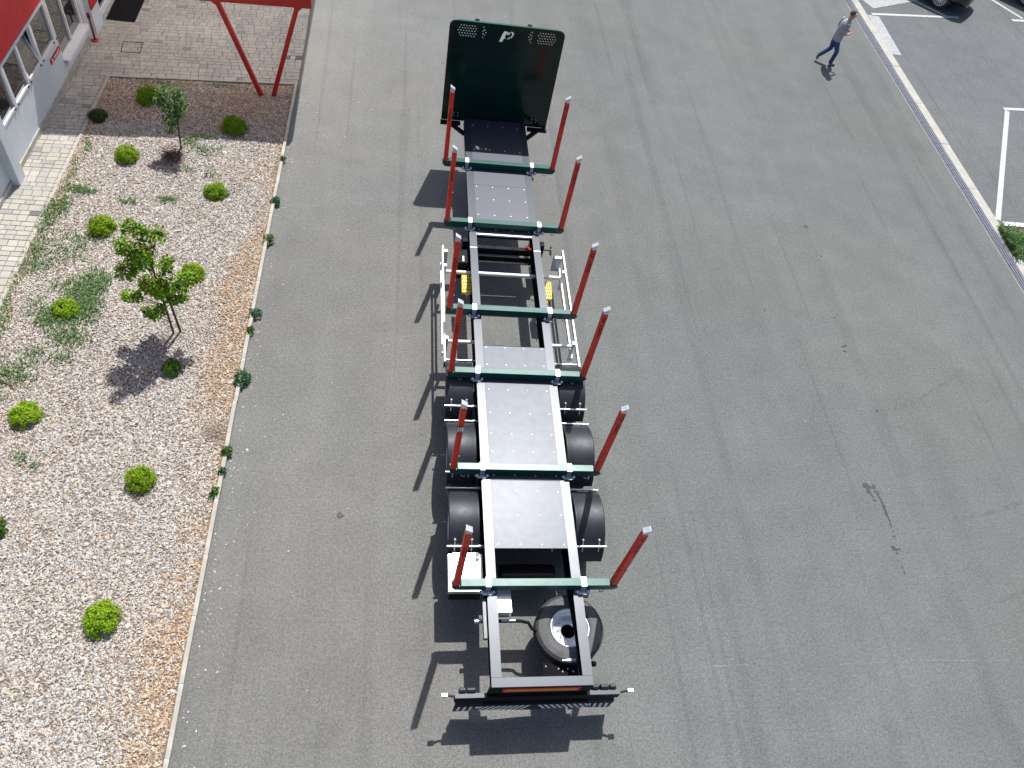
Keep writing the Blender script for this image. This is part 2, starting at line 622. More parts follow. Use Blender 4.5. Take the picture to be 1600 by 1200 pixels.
def line(pts, wd, m='white_line', z=0.010, name='painted_line', h=0.004):
    """painted line: thin raised strip through the points"""
    b = MB()
    for p, q in zip(pts[:-1], pts[1:]):
        b.bar((p[0], p[1], z), (q[0], q[1], z), wd, h)
    return tag(b.build(name, M[m]), kind='structure')


line([(13.86, 10.78), (16.74, 16.10)], 0.15)
line([(16.66, 16.20), (19.5, 16.46)], 0.13, z=0.0105)
line([(13.95, 21.30), (16.0, 21.58), (17.55, 21.80)], 0.12)
line([(17.02, 21.78), (14.2, 24.6)], 0.12, z=0.0105)
line([(13.90, 18.75), (13.98, 21.20)], 0.42, 'worn_line')
line([(14.05, 21.95), (16.2, 22.95)], 0.55, 'worn_line')
line([(20.40, 22.30), (19.75, 23.4), (18.6, 25.0)], 0.12)
line([(19.85, 22.08), (22.5, 22.40)], 0.13, z=0.0105)
# planting strip with white edging at the end of the parking row
g = MB()
g.box(13.86, 20, 10.46, 10.62, 0.0, 0.10)
g.box(14.05, 20, 9.22, 9.36, 0.0, 0.10)
tag(g.build('edging', M['white_paint'], bevel=0.008), kind='structure')
g = MB()
g.box(13.7, 20, 9.362, 10.458, 0.0, 0.05)
tag(g.build('planting_soil', M['soil']), kind='structure')

# kerb between yard and bed
kb = bpy.data.objects.new('kerb', None)
COL.objects.link(kb)
tag(kb, kind='structure')
g = MB()
g.box(-0.068, 0.0, 0.001, 0.999, 0.0, 0.085)
k0 = g.build('kerb_stone', M['concrete'], kb, bevel=0.005)
first = True
for i in range(22):
    yy = -8 + i
    if yy > 13.2:
        break
    o = k0 if first else k0.copy()
    if not first:
        COL.objects.link(o)
    first = False
    o.location = (kx(yy) + random.uniform(-.003, .003), yy, random.uniform(-.003, .003))
    o.rotation_euler = (random.uniform(-.004, .004), 0, -0.016 + random.uniform(-.003, .003))

# ------------------------------------------------------------------ bark bed
BT = 13.72      # top end of the bed


def shy0(x, y):
    return y + 0.085 * (x + 7.0) * min(1, max(0, (y - 9.0) / 4.7))



def bed_h(x, y):
    return 0.045 + 0.014 * np.sin(x * 1.7 + 0.6 * y) + 0.012 * np.sin(y * 1.3 - 0.8 * x) + 0.006 * np.sin(5.1 * x + 3.7 * y)


nx, ny = 24, 90
vs, qs = [], []
for j in range(ny + 1):
    yy = -8 + (BT + 8) * j / ny
    for i in range(nx + 1):
        xl = min(bedx(yy), -9.3)
        xr = kx(yy) - 0.076
        xx = xl + (xr - xl) * i / nx
        zz = float(bed_h(xx, yy))
        vs.append((xx, shy0(xx, yy), zz - 0.012))
for j in range(ny):
    for i in range(nx):
        a = j * (nx + 1) + i
        qs.append((a, a + 1, a + nx + 2, a + nx + 1))
bed = np_mesh('bark_bed', np.array(vs), quads=np.array(qs), mat=M['soil'], smooth=True)
tag(bed, kind='structure')


def shy(x, y):
    """the bed head and the paving courses run slightly askew to the kerb"""
    return y + 0.085 * (x + 7.0) * np.clip((y - 9.0) / 4.7, 0, 1)


def sm_noise(x, y, s, seed):
    r = np.random.default_rng(seed)
    o = np.zeros_like(x)
    for k in range(6):
        a = r.uniform(0, 2 * pi)
        f = s * r.uniform(0.6, 1.6)
        o += np.sin((x * np.cos(a) + y * np.sin(a)) * f + r.uniform(0, 6.28))
    return o / 3.4


def chips(name, n, xy, size, cols, base_z, seed, lift=0.012):
    r = np.random.default_rng(seed)
    x, y = xy
    n = len(x)
    L = size * r.lognormal(0, 0.35, n)
    Wd = L * r.uniform(0.35, 0.8, n)
    T = L * r.uniform(0.10, 0.28, n)
    a = r.uniform(0, 2 * pi, n)
    tx = r.normal(0, 0.30, n)
    ty = r.normal(0, 0.30, n)
    jit = r.uniform(0.75, 1.25, (n, 8))
    base = np.array([(-.5, -.5), (.5, -.42), (.48, .5), (-.52, .44)])
    V = np.zeros((n, 6, 3))
    for k in range(4):
        V[:, k, 0] = base[k, 0] * L * jit[:, k]
        V[:, k, 1] = base[k, 1] * Wd * jit[:, k + 4]
    V[:, 4, 0] = -0.22 * L
    V[:, 4, 2] = T
    V[:, 5, 0] = 0.25 * L
    V[:, 5, 2] = T * 0.8
    V[:, :, 2] += tx[:, None] * V[:, :, 0] + ty[:, None] * V[:, :, 1]
    c, s = np.cos(a)[:, None], np.sin(a)[:, None]
    X = V[:, :, 0] * c - V[:, :, 1] * s + x[:, None]
    Y = V[:, :, 0] * s + V[:, :, 1] * c + y[:, None]
    Z = V[:, :, 2] + base_z[:, None] + r.uniform(0, lift, n)[:, None]
    P = np.stack([X, Y, Z], -1).reshape(-1, 3)
    o = np.arange(n)[:, None] * 6
    quads = np.concatenate([o + np.array([[0, 1, 5, 4]]), o + np.array([[2, 3, 4, 5]])], 1).reshape(-1, 4)
    tris = np.concatenate([o + np.array([[3, 0, 4]]), o + np.array([[1, 2, 5]])], 1).reshape(-1, 3)
    fc = np.concatenate([np.repeat(cols, 2, 0), np.repeat(cols, 2, 0)])
    return np_mesh(name, P, quads=quads, tris=tris, mat=M['chip'], cols=fc)


NCH = 230000
cy = rng.uniform(-3.6, BT - 0.02, NCH)
xl = np.minimum(bedx(cy), -9.3) + 0.02
xr = kx(cy) - 0.095
cx = xl + (xr - xl) * rng.uniform(0, 1, NCH)
dk = (kx(cy) - cx)
# how weathered: silver in the open, orange near the kerb and left edge and in a few fresh patches
tan_ = np.exp(-np.clip(dk - 0.18 - 0.32 * sm_noise(cy, cy * 0, 1.5, 5) - 0.12 * sm_noise(cx, cy, 5.0, 8), 0, 9) / 0.26)
tan_ = np.maximum(tan_, 0.75 * np.exp(-((cx + 5.28) ** 2 + (cy - 3.3) ** 2) / 0.07))
tan_ = np.maximum(tan_, 0.6 * np.exp(-np.clip(cx - xl - 0.1, 0, 9) / 0.25))
tan_ = np.maximum(tan_, np.clip((cy - 11.3) / 1.2, 0, 1.0) * (0.75 + 0.25 * sm_noise(cx, cy, 2.0, 6)))  # browner in the canopy shade; the shade's warm tone is put into the chips
tan_ = np.clip(tan_ + 0.18 * sm_noise(cx, cy, 1.8, 3) * (tan_ > .1) + 0.05 + 0.07 * sm_noise(cx, cy, 0.9, 9), 0, 1)
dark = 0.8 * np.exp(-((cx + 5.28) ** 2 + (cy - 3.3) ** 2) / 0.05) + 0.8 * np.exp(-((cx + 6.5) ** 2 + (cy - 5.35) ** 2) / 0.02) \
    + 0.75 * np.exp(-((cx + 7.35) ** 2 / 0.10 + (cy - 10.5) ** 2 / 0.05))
silver = np.array([0.945, 1.0, 1.045]) * np.array([(0.56, 0.50, 0.45), (0.47, 0.42, 0.385), (0.66, 0.60, 0.55), (0.37, 0.33, 0.31), (0.52, 0.44, 0.37), (0.25, 0.22, 0.21), (0.58, 0.46, 0.36)])
orang = np.array([(0.50, 0.33, 0.20), (0.42, 0.24, 0.12), (0.56, 0.42, 0.29), (0.34, 0.19, 0.10), (0.60, 0.50, 0.39), (0.48, 0.30, 0.16), (0.28, 0.17, 0.10)]) * 0.9 + 0.1 * np.array([0.46, 0.40, 0.34])
pick = rng.uniform(0, 1, NCH) < tan_ * 0.75
cc = np.where(pick[:, None], orang[rng.integers(0, 7, NCH)], silver[rng.integers(0, 7, NCH)])
cc = cc * 0.86 + 0.14 * cc.mean(0)
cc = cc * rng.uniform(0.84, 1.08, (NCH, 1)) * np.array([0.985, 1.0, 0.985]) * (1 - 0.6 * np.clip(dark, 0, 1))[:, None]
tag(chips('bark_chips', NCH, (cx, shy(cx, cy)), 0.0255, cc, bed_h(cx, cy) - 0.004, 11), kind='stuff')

# loose chips strewn over the asphalt along the kerb
n = 420
ly = rng.uniform(-3, 13.5, n)
lx = kx(ly) + 0.03 + rng.exponential(0.16, n)
far = rng.uniform(0, 1, n) < 0.12
lx = np.where(far, kx(ly) + rng.uniform(0.1, 2.2, n), lx)
tag(chips('loose_chips', n, (lx, ly), 0.022, silver[rng.integers(0, 7, n)], np.full(n, 0.003), 12, 0.001), kind='stuff')

# ------------------------------------------------------------------ paved forecourt and path
pv = bpy.data.objects.new('pavement', None)
COL.objects.link(pv)
tag(pv, kind='structure')
g = MB()
g.add([(-12, BT + 0.09, 0.008), (-4.80, BT + 0.09, 0.008), (-4.79, 19.5, 0.008), (-12, 19.5, 0.008)], [(0, 1, 2, 3)])
g.add([(-12, -8, 0.008), (-9.85, -8, 0.008), (-9.40, 5, 0.008), (bedx(BT + .088) - 0.01, BT + 0.088, 0.008), (-12, BT + 0.088, 0.008)], [(0, 1, 2, 3, 4)])
g.build('bedding', M['joint'], pv)
PVS = []
yy = BT + 0.10
row = 0
while yy < 18.9:
    h = random.choice((0.125, 0.125, 0.18))
    xx = -10.25 + random.uniform(-0.1, 0.0)
    xe = kx(min(yy, 14)) + 0.02
    while xx < xe - 0.06:
        wd = random.choice((0.13, 0.18, 0.18, 0.25))
        if xx + wd > xe - 0.12:
            wd = xe - 0.012 - xx
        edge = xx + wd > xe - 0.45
        PVS.append((xx, yy, wd, h, edge))
        xx += wd + 0.008
    yy += h + 0.008
yy = BT + 0.096
while yy > 3.6:
    h = random.choice((0.125, 0.125, 0.18))
    yy -= h
    xe = bedx(yy) - 0.10
    PVS.append((xe + 0.008, yy, 0.09, h, None))
    xx = xe
    while xx > -10.62:
        wd = random.choice((0.13, 0.18, 0.18, 0.25))
        PVS.append((xx - wd, yy, wd, h, False))
        xx -= wd + 0.010
    yy -= 0.010


def paver_block(b, x, y, wd, h, z):
    e = 0.006
    vs = [(x, y, 0.0), (x + wd, y, 0.0), (x + wd, y + h, 0.0), (x, y + h, 0.0),
          (x, y, z - e), (x + wd, y, z - e), (x + wd, y + h, z - e), (x, y + h, z - e),
          (x + e, y + e, z), (x + wd - e, y + e, z), (x + wd - e, y + h - e, z), (x + e, y + h - e, z)]
    fs = [(0, 1, 5, 4), (1, 2, 6, 5), (2, 3, 7, 6), (3, 0, 4, 7), (4, 5, 9, 8), (5, 6, 10, 9), (6, 7, 11, 10), (7, 4, 8, 11), (8, 9, 10, 11)]
    b.add(vs, fs)


# the nearest 300 in the picture one by one (the sunlit path), the rest joined
cpos = Vector((-2.353, -4.597, 12.44))
PVS = [p for p in PVS if not (p[4] is False and p[0] < -10.62)]
PVS.sort(key=lambda p: ((Vector((p[0], p[1], 0)) - cpos).length) / math.sqrt(p[2] * p[3]))


def in_view(p):
    d = R.transposed() @ (Vector((p[0] + p[2] / 2, p[1] + p[3] / 2, 0)) - cpos)
    u, v = 800 + 1241.3 * d.x / -d.z, 600 - 1241.3 * d.y / -d.z
    return -20 < u < 1620 and -20 < v < 1220


PVS = [p for p in PVS if in_view(p)]
cache = {}
rest = MB()
restc = []
for i, p in enumerate(PVS):
    z = 0.022 + random.uniform(-.002, .002)
    if i < 300:
        key = (round(p[2], 2), round(p[3], 2))
        if key not in cache:
            b = MB()
            paver_block(b, 0, 0, p[2], p[3], 0.022)
            cache[key] = b.build('paver', M['paver'], pv, fix=False)
            o = cache[key]
        else:
            o = cache[key].copy()
            COL.objects.link(o)
        o.location = (p[0], shy0(p[0], p[1]), random.uniform(-.002, .002))
        o.rotation_euler = (random.uniform(-.006, .006), random.uniform(-.006, .006), 0.085 * min(1, max(0, (p[1] - 9) / 4.7)) + random.uniform(-.006, .006))
    else:
        paver_block(rest, *p[:4], z)
        c = 0.07 + random.random() * 0.92
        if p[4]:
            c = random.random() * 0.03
        restc += [(c, c, c)] * 9
rest.v = [(x, shy0(x, y), z) for x, y, z in rest.v]
o = rest.build('paver', M['paver'], pv, fix=False)
a = o.data.attributes.new('col', 'FLOAT_COLOR', 'FACE')
cc_ = np.ones((len(restc), 4), np.float32)
cc_[:, :3] = restc
a.data.foreach_set('color', cc_.ravel())
o['kind'] = 'stuff'
# low concrete edging round the paving
g = MB()
g.bar((bedx(BT), shy0(bedx(BT), BT + 0.054), 0.03), (kx(BT) - 0.075, shy0(kx(BT), BT + 0.054), 0.03), 0.068, 0.06)
tag(g.build('edging', M['concrete'], bevel=0.006), kind='structure')
g = MB()
ys_ = np.linspace(3.0, BT + 0.02, 12)
for a_, b_ in zip(ys_[:-1], ys_[1:]):
    g.bar((bedx(a_) - 0.005, shy0(bedx(a_), a_) + 0.004, 0.03), (bedx(b_) - 0.005, shy0(bedx(b_), b_) - 0.004, 0.03), 0.05, 0.06)
tag(g.build('edging', M['concrete']), kind='structure')

# ------------------------------------------------------------------ building
TH = -0.04
bl = thing('office_building', 'pale grey office building with red cladding over a row of white framed windows', 'building', (-10.28, 9.7, 0), TH)
b = MB()
b.box(-0.25, 0, -9, 3.70, 0.0, 1.03)        # wall under the window band
b.box(-0.25, 0, 3.70, 5.36, 0.0, 0.45)
b.box(-0.25, 0, 5.36, 5.64, 0.0, 3.6)
b.box(-0.25, 0.12, 5.645, 6.22, 0.0, 3.6)
b.box(-0.25, 0, -9, -0.5, 1.035, 2.02)
b.box(-0.25, -0.10, -9, 5.36, 2.03, 3.6)
b.box(-6, -0.255, -9, 9, 0.0, 3.58)
b.build('wall', M['wall'], bl)
b = MB()
b.box(-0.26, 0.17, -0.27, 0.04, 0.0, 3.6)
b.build('pillar', M['wall'], bl, bevel=0.006)
b = MB()
b.box(0.0, 0.03, -9, 5.36, 0.0, 0.14)
b.build('plinth', M['concrete'], bl)
b = MB()
b.box(-0.10, 0.035, -9.05, 5.38, 2.075, 5.2)
b.build('cladding', M['clad'], bl, bevel=0.006)
b = MB()
b.box(0.122, 0.16, 5.63, 6.235, 0.69, 5.2)
b.build('cladding', M['clad'], bl)
b = MB()
b.box(-6.2, -0.11, -9.1, 9, 5.0, 5.3)
b.build('roof', M['roofing'], bl)
fb = MB()
Z0, Z1 = 1.035, 2.025
muls = [0.06, 1.02, 1.83, 2.66, 3.57]
fb.box(-0.07, 0.012, 0.045, 3.66, Z0, Z0 + 0.06)
fb.box(-0.07, 0.012, 0.045, 3.66, Z1 - 0.07, Z1)
for k, y in enumerate(muls):
    ww = 0.05 if k in (1, 3) else 0.035
    fb.box(-0.068, 0.014, y - (0.0 if k == 0 else ww), y + ww, Z0 + 0.06, Z1 - 0.07)
win = fb.build('window', M['frame'], bl, bevel=0.004)
q = MB()
for y in muls[1:]:
    q.box(0.0145, 0.03, y + 0.06, y + 0.10, Z0 + 0.01, Z0 + 0.045)
    q.box(0.0145, 0.03, y - 0.12, y - 0.08, Z0 + 0.01, Z0 + 0.045)
q.build('hinges', M['print_black'], win)['kind'] = 'stuff'
for y0, y1 in zip(muls[:-1], muls[1:]):
    if abs(y0 - 1.83) < 0.01:
        continue
    q = MB()
    q.box(-0.045, -0.035, y0 + 0.03, y1 - 0.03, Z0 + 0.05, Z1 - 0.06)
    q.build('pane', M['glass'], win)
q = MB()   # tilted sash in the third light
q.bar((0.0, 1.89, Z0 + 0.09), (0.0, 2.60, Z0 + 0.09), 0.045, 0.045)
q.bar((-0.22, 1.89, Z1 - 0.10), (-0.22, 2.60, Z1 - 0.10), 0.045, 0.045)
q.bar((0.0, 1.91, Z0 + 0.09), (-0.22, 1.91, Z1 - 0.10), 0.045, 0.045)
q.bar((0.0, 2.58, Z0 + 0.09), (-0.22, 2.58, Z1 - 0.10), 0.045, 0.045)
q.build('sash', M['frame'], win)
q = MB()
q.box(-0.005, 0.005, 1.92, 2.57, 0.0, 0.90)
pn = q.build('pane', M['glass'], win, loc=(0.0, 0, Z0 + 0.09))
pn.rotation_euler = (0, -0.235, 0)
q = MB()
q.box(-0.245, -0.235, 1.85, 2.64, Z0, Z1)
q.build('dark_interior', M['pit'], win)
fb = MB()
ZB = 0.475
fb.box(-0.12, -0.03, 3.71, 3.79, ZB, 2.02)
fb.box(-0.12, -0.03, 4.48, 4.54, ZB, 2.02)
fb.box(-0.12, -0.03, 5.28, 5.355, ZB, 2.02)
fb.box(-0.12, -0.03, 3.79, 4.48, ZB, ZB + 0.05)
fb.box(-0.12, -0.03, 4.54, 5.28, ZB, ZB + 0.05)
win2 = fb.build('window', M['frame'], bl, bevel=0.004)
for y0, y1 in ((3.79, 4.48), (4.54, 5.28)):
    q = MB()
    q.box(-0.09, -0.08, y0, y1, ZB + 0.05, 2.02)
    q.build('pane', M['glass'], win2)
q = MB()
q.box(-0.12, 0.11, 3.72, 5.36, 0.452, 0.474)
q.box(0.095, 0.11, 3.72, 5.36, 0.39, 0.4515)
q.build('sill', M['frame'], bl, bevel=0.003)
# glazed entrance beyond the pier
fb = MB()
fb.box(-0.10, 0.0, 6.225, 6.30, 0.02, 2.6)
fb.box(-0.10, 0.0, 7.35, 7.42, 0.02, 2.6)
fb.box(-0.10, 0.0, 8.8, 8.87, 0.02, 2.6)
fb.box(-0.10, 0.0, 6.30, 7.35, 0.02, 0.16)
fb.box(-0.10, 0.0, 7.42, 8.8, 0.02, 0.16)
fb.box(-0.25, 0.02, 6.225, 8.9, 2.6, 3.6)
dw = fb.build('entrance', M['frame'], bl)
for y0, y1 in ((6.30, 7.35), (7.42, 8.8)):
    q = MB()
    q.box(-0.06, -0.05, y0, y1, 0.16, 2.6)
    q.build('pane', M['glass'], dw)
# small red sign below the windows
sg = thing('sign', 'small red sign with white marks on the wall below the window row', 'sign', (-10.28, 9.7, 0), TH)
q = MB()
q.box(0.003, 0.02, 3.05, 3.67, 0.765, 0.885)
q.build('board', M['clad'], sg)
q = MB()
q.prism([(3.09, 0.785), (3.14, 0.785), (3.18, 0.825), (3.14, 0.865), (3.09, 0.865), (3.13, 0.825)], 'x', 0.0205, 0.024)
q.build('arrow', M['white_paint'], sg)
q = MB()
for k in range(7):
    y0 = 3.26 + k * 0.05
    q.box(0.0205, 0.024, y0, y0 + 0.034, 0.805, 0.805 + random.choice((0.03, 0.045, 0.035)))
q.build('lettering', M['white_paint'], sg)['kind'] = 'stuff'

# red ash post by the corner
ap = thing('ash_post', 'dark red standing ash post with round foot by the building corner', 'post', (-9.93, 15.08, 0.02))
q = MB()
q.lathe([(0, 0), (0.095, 0), (0.095, 0.014), (0.03, 0.022)], (0, 0, 0), 'z', 24)
q.build('foot', M['clad'], ap)
q = MB()
q.tube([(0, 0, 0.02), (0, 0, 0.60)], 0.022, 14)
q.build('pole', M['dark_red'], ap)
q = MB()
q.lathe([(0, 0.60), (0.036, 0.60), (0.04, 0.61), (0.04, 0.71), (0.034, 0.72), (0, 0.72)], (0, 0, 0), 'z', 18)
q.build('bowl', M['dark_red'], ap)
mh = thing('manhole_cover', 'square paved cover with a thin dark metal frame set in the paving', 'cover', (-9.02, 14.92, 0.0), 0.085)
q = MB()
for (a, b_) in (((-.23, -.23), (.23, -.23)), ((.23, -.23), (.23, .23)), ((.23, .23), (-.23, .23)), ((-.23, .23), (-.23, -.23))):
    q.bar((a[0], a[1], 0.024), (b_[0], b_[1], 0.024), 0.014, 0.012)
q.build('frame', M['black'], mh)

q = MB()
q.box(-0.36, 0.36, -0.55, 0.65, 0.0, 0.014)
mt = tag(q.build('door_mat', M['mat_rubber'], loc=(-9.53, 16.62, 0.024), bevel=0.005), 'black rubber door mat lying on the paving by the building', 'mat')
mt.rotation_euler = (0, 0, -0.02)

# canopy on V posts
cn = thing('canopy', 'red steel entrance canopy carried on a pair of slanting red posts', 'canopy', (-5.52, 13.4, 0), 0.06)
q = MB()
q.box(-4.4, 1.22, -0.36, -0.30, 2.56, 3.0)
q.bar((1.19, -0.297, 2.78), (1.58, 6.6, 2.78), 0.06, 0.44)
q.build('fascia', M['steel_red'], cn, bevel=0.006)
q = MB()
q.add([(-4.4, -0.297, 2.9), (1.25, -0.297, 2.9), (1.72, 6.6, 2.9), (-4.4, 6.6, 2.9)], [(0, 1, 2, 3)])  # unseen roof, widened and skewed so its shade ends at the kerb
q.build('roof', M['shade_fill'], cn)
q = MB()
for k in range(6):
    q.box(-4.38, 1.26, 0.75 + k * 1.1, 0.81 + k * 1.1, 2.74, 2.893)
q.build('rafter', M['steel_red'], cn)['kind'] = 'stuff'
for (x0, x1) in ((-0.13, -0.86), (0.15, 0.93)):
    q = MB()
    q.bar((x0, 0.0, 0.0), (x1, -0.22, 2.62), 0.105, 0.105, (0, 1, 0))
    sgn_ = -1 if x1 < 0 else 1
    q.prism([(x1 - 0.12, 2.558), (x1 + 0.12, 2.558), (x1 + 0.05 - sgn_ * 0.035, 2.46), (x1 - 0.05 - sgn_ * 0.035, 2.46)], 'y', -0.30, -0.16)
    q.build('post', M['steel_red'], cn, bevel=0.004)

# ------------------------------------------------------------------ log trailer
tr = thing('log_trailer', 'long timber trailer with six pairs of red stanchions and a dark green headboard', 'trailer', (0, 0, 0))
BY = [9.777, 7.844, 5.451, 3.954, 1.985, 0.0]
ZR = 1.165      # top of the frame rails
for sx in (-1, 1):
    q = MB().use(M['black'])
    xc = sx * 0.6575
    web = [(-1.40, 0.98), (-1.40, ZR - 0.012), (11.55, ZR - 0.012), (11.55, 1.03), (8.1, 1.03), (7.3, 0.74), (0.2, 0.74), (-0.7, 0.95)]
    q.prism(web, 'x', xc - 0.007, xc + 0.007)
    lowf = [(11.55, 1.03), (8.1, 1.03), (7.3, 0.74), (0.2, 0.74), (-0.7, 0.95), (-1.40, 0.98)]
    for (a, za), (c, zc) in zip(lowf[:-1], lowf[1:]):
        q.bar((xc, a, za), (xc, c, zc), 0.14, 0.014)
    q.use(M['rail'])
    q.box(xc - 0.074, xc + 0.074, -1.33, 7.225, ZR - 0.012, ZR)
    q.box(xc - 0.074, xc + 0.074, 7.235, 11.55, ZR - 0.012, ZR + 0.001)
    fr = q.build('frame_rail', None, tr)
    q = MB()
    q.box(xc - 0.073, xc + 0.073, 7.220, 7.240, ZR + 0.0015, ZR + 0.004)
    q.build('weld_seam', M['white_metal'], fr)
# rear end beam, marker plate
q = MB().use(M['rail'])
q.box(-0.735, 0.735, -1.47, -1.332, ZR - 0.012, ZR + 0.002)
q.use(M['black'])
q.box(-0.735, 0.735, -1.468, -1.40, 0.86, ZR - 0.013)
q.build('end_beam', None, tr, bevel=0.004)
q = MB().use(M['plate_red'])
q.box(-0.56, 0.56, -1.478, -1.4685, 0.955, 1.105)
q.use(M['orange'])
q.box(-0.515, 0.515, -1.4805, -1.4785, 0.975, 1.085)
q.add([(-0.548, -1.4796, 0.963), (-0.517, -1.4796, 0.963), (-0.517, -1.4796, 1.06)], [(0, 1, 2)])
q.build('marker_plate', None, tr)
# cross members
for (y, z0, z1, wd) in ((7.42, 0.86, 1.02, 0.09), (4.75, 0.86, 1.02, 0.09), (6.05, 0.70, 0.78, 0.06), (2.65, 0.8, 1.0, 0.1), (1.3, 0.8, 1.0, 0.1)):
    q = MB()
    if y in (6.05,):
        continue
    q.box(-0.65, 0.65, y - wd / 2, y + wd / 2, z0, z1)
    q.build('cross_member', M['black'], tr, bevel=0.004)
q = MB()
q.box(-0.585, 0.585, 7.635, 7.675, ZR - 0.05, ZR - 0.012)
q.build('cross_strip', M['white_metal'], tr)
q = MB()
q.box(-0.65, 0.65, 7.27, 7.29, 0.80, 0.90)
q.box(-0.65, 0.65, 7.17, 7.268, 0.80, 0.815)
q.build('valve_bracket', M['black'], tr)
# floor boards between the rails
ZD = ZR + 0.003
for (y0, y1, rows) in ((9.19, 11.54, (10.42, 11.3)), (7.70, 9.186, (9.13, 8.72, 8.23, 7.78)), (1.83, 4.66, (4.62, 4.22, 3.66, 3.16, 2.73, 2.38, 1.92)), (0.62, 1.826, (1.62, 1.19, 0.68))):
    q = MB()
    q.box(-0.582, 0.582, y0, y1, ZR - 0.018, ZD)
    dp = q.build('deck_board', M['deck'], tr, bevel=0.002)
    q = MB()
    for r_ in rows:
        for k in range(4):
            q.lathe([(0.014, 0), (0.013, 0.004), (0.008, 0.006), (0, 0.006)], (-0.525 + 0.35 * k, r_, ZD), 'z', 8)
    q.build('bolts', M['alu'], dp)
q = MB()
q.box(-0.62, 0.62, 7.7, 11.4, 1.00, 1.03)
q.build('coupling_plate', M['black'], tr)


def bolster(y, i):
    q = MB()
    poly = [(-1.135, 1.333), (1.135, 1.333), (1.142, 1.30), (1.262, 1.30), (1.268, 1.25), (1.215, 1.178), (1.12, 1.172),
            (-1.12, 1.172), (-1.215, 1.178), (-1.268, 1.25), (-1.262, 1.30), (-1.142, 1.30)]
    q.prism(poly, 'y', -0.062, 0.062)
    bo = q.build('bolster', M['green'], tr, bevel=0.006, loc=(0, y, 0))
    for sx in (-1, 1):
        q = MB().use(M['red'])
        q.box(sx * 1.20 - 0.0465, sx * 1.20 + 0.0465, -0.047, 0.047, 1.302, 1.86)
        q.prism([(sx * 1.2 - .0475, -.048), (sx * 1.2 + .0475, -.048), (sx * 1.2 + .0475, .048), (sx * 1.2 - .0475, .048)], 'z', 1.861, 1.868)
        q.box(sx * 1.20 - 0.0445, sx * 1.20 + 0.0445, -0.0435, 0.0435, 1.868, 3.0)
        q.build('stanchion', None, bo, bevel=0.006)
        q = MB()
        a, c = sx * 1.20 - sx * 0.040, sx * 1.20 + sx * 0.040
        q.prism([(a, 3.0), (c, 3.0), (c, 3.105), (a, 3.045)], 'y', -0.036, 0.036)
        q.prism([(a - sx * .008, 3.052), (c + sx * .006, 3.118), (c + sx * .004, 3.134), (a - sx * .010, 3.068)], 'y', -0.042, 0.042)
        q.build('tip', M['alu'], bo, bevel=0.003)
        # dark lettering down the rear face, too small to read in the picture
        q = MB()
        zt = 2.93 if sx > 0 else 2.62
        x = sx * 1.20
        if sx > 0:
            for (u0, u1, v0, v1) in ((-.03, .03, 0, .012), (-.03, -.018, .012, .075), (.018, .03, .012, .075), (-.03, .03, .075, .087), (-.006, .02, .10, .13)):
                q.box(x + u0, x + u1, -0.0462, -0.0442, zt - v1, zt - v0)
        for k in range(5):
            zz = (2.74 if sx > 0 else 2.62) - k * 0.062
            q.box(x - 0.024, x + 0.024, -0.0462, -0.0442, zz - 0.012, zz)
            q.box(x - 0.024, x - 0.010, -0.0462, -0.0442, zz - 0.046, zz - 0.0121)
            if k % 2:
                q.box(x + 0.010, x + 0.024, -0.0462, -0.0442, zz - 0.046, zz - 0.0121)
        q.build('lettering', M['print_black'], bo)
        q = MB()
        for zz in (1.62, 2.02):
            q.lathe([(0, 0), (0.013, 0), (0.011, 0.012), (0, 0.014)], (sx * 1.157 if zz > 1.86 else sx * 1.15, 0.0, zz), 'x', 8)
        q.build('pins', M['alu'], bo)
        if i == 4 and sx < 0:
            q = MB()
            q.box(sx * 1.20 - 0.0445, sx * 1.20 + 0.0445, -0.0458, 0.0458, 2.40, 2.52)  # pale band painted as a sun glint on this stanchion
            q.build('painted_glint', M['white_paint'], bo)
        # clamp over the beam
        cx_ = sx * 0.725
        q = MB()
        q.box(cx_ - 0.043, cx_ + 0.043, -0.078, 0.078, 1.3345, 1.347)
        q.box(cx_ - 0.036, cx_ + 0.036, -0.080, -0.066, 1.19, 1.3344)
        q.box(cx_ - 0.036, cx_ + 0.036, 0.066, 0.080, 1.19, 1.3344)
        q.build('clamp', M['galv'], bo, bevel=0.004)
        q = MB()
        q.prism([(cx_ - 0.12, -0.10), (cx_ - 0.06, -0.14), (cx_ + 0.06, -0.14), (cx_ + 0.12, -0.10), (cx_ + 0.12, -0.068), (cx_ - 0.12, -0.068)], 'z', ZR + 0.006, ZR + 0.022)
        for k in (-0.085, 0.085):
            q.lathe([(0.0, 0.05), (0.018, 0.05), (0.018, 0.02), (0.026, 0.018), (0.026, 0)], (cx_ + k, -0.098, ZR + 0.022), 'z', 8)
        q.box(cx_ - 0.012, cx_ - 0.002, -0.089, -0.0805, 1.20, 1.31)
        q.box(cx_ + 0.006, cx_ + 0.016, -0.089, -0.0805, 1.20, 1.31)
        q.build('clamp_foot', M['zinc'], bo)
    q = MB()
    q.tube([(1.0, -0.068, 1.17), (1.0, -0.075, 1.14), (1.03, -0.075, 1.125), (1.06, -0.075, 1.14), (1.06, -0.068, 1.17)], 0.008, 6)
    q.tube([(-1.0, -0.068, 1.17), (-1.0, -0.075, 1.14), (-1.03, -0.075, 1.125), (-1.06, -0.075, 1.14), (-1.06, -0.068, 1.17)], 0.008, 6)
    q.build('lashing_eye', M['zinc'], bo)
    return bo


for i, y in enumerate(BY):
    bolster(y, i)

# headboard: steel sheet pierced with rows of holes and a cut-out emblem
HY = 11.60


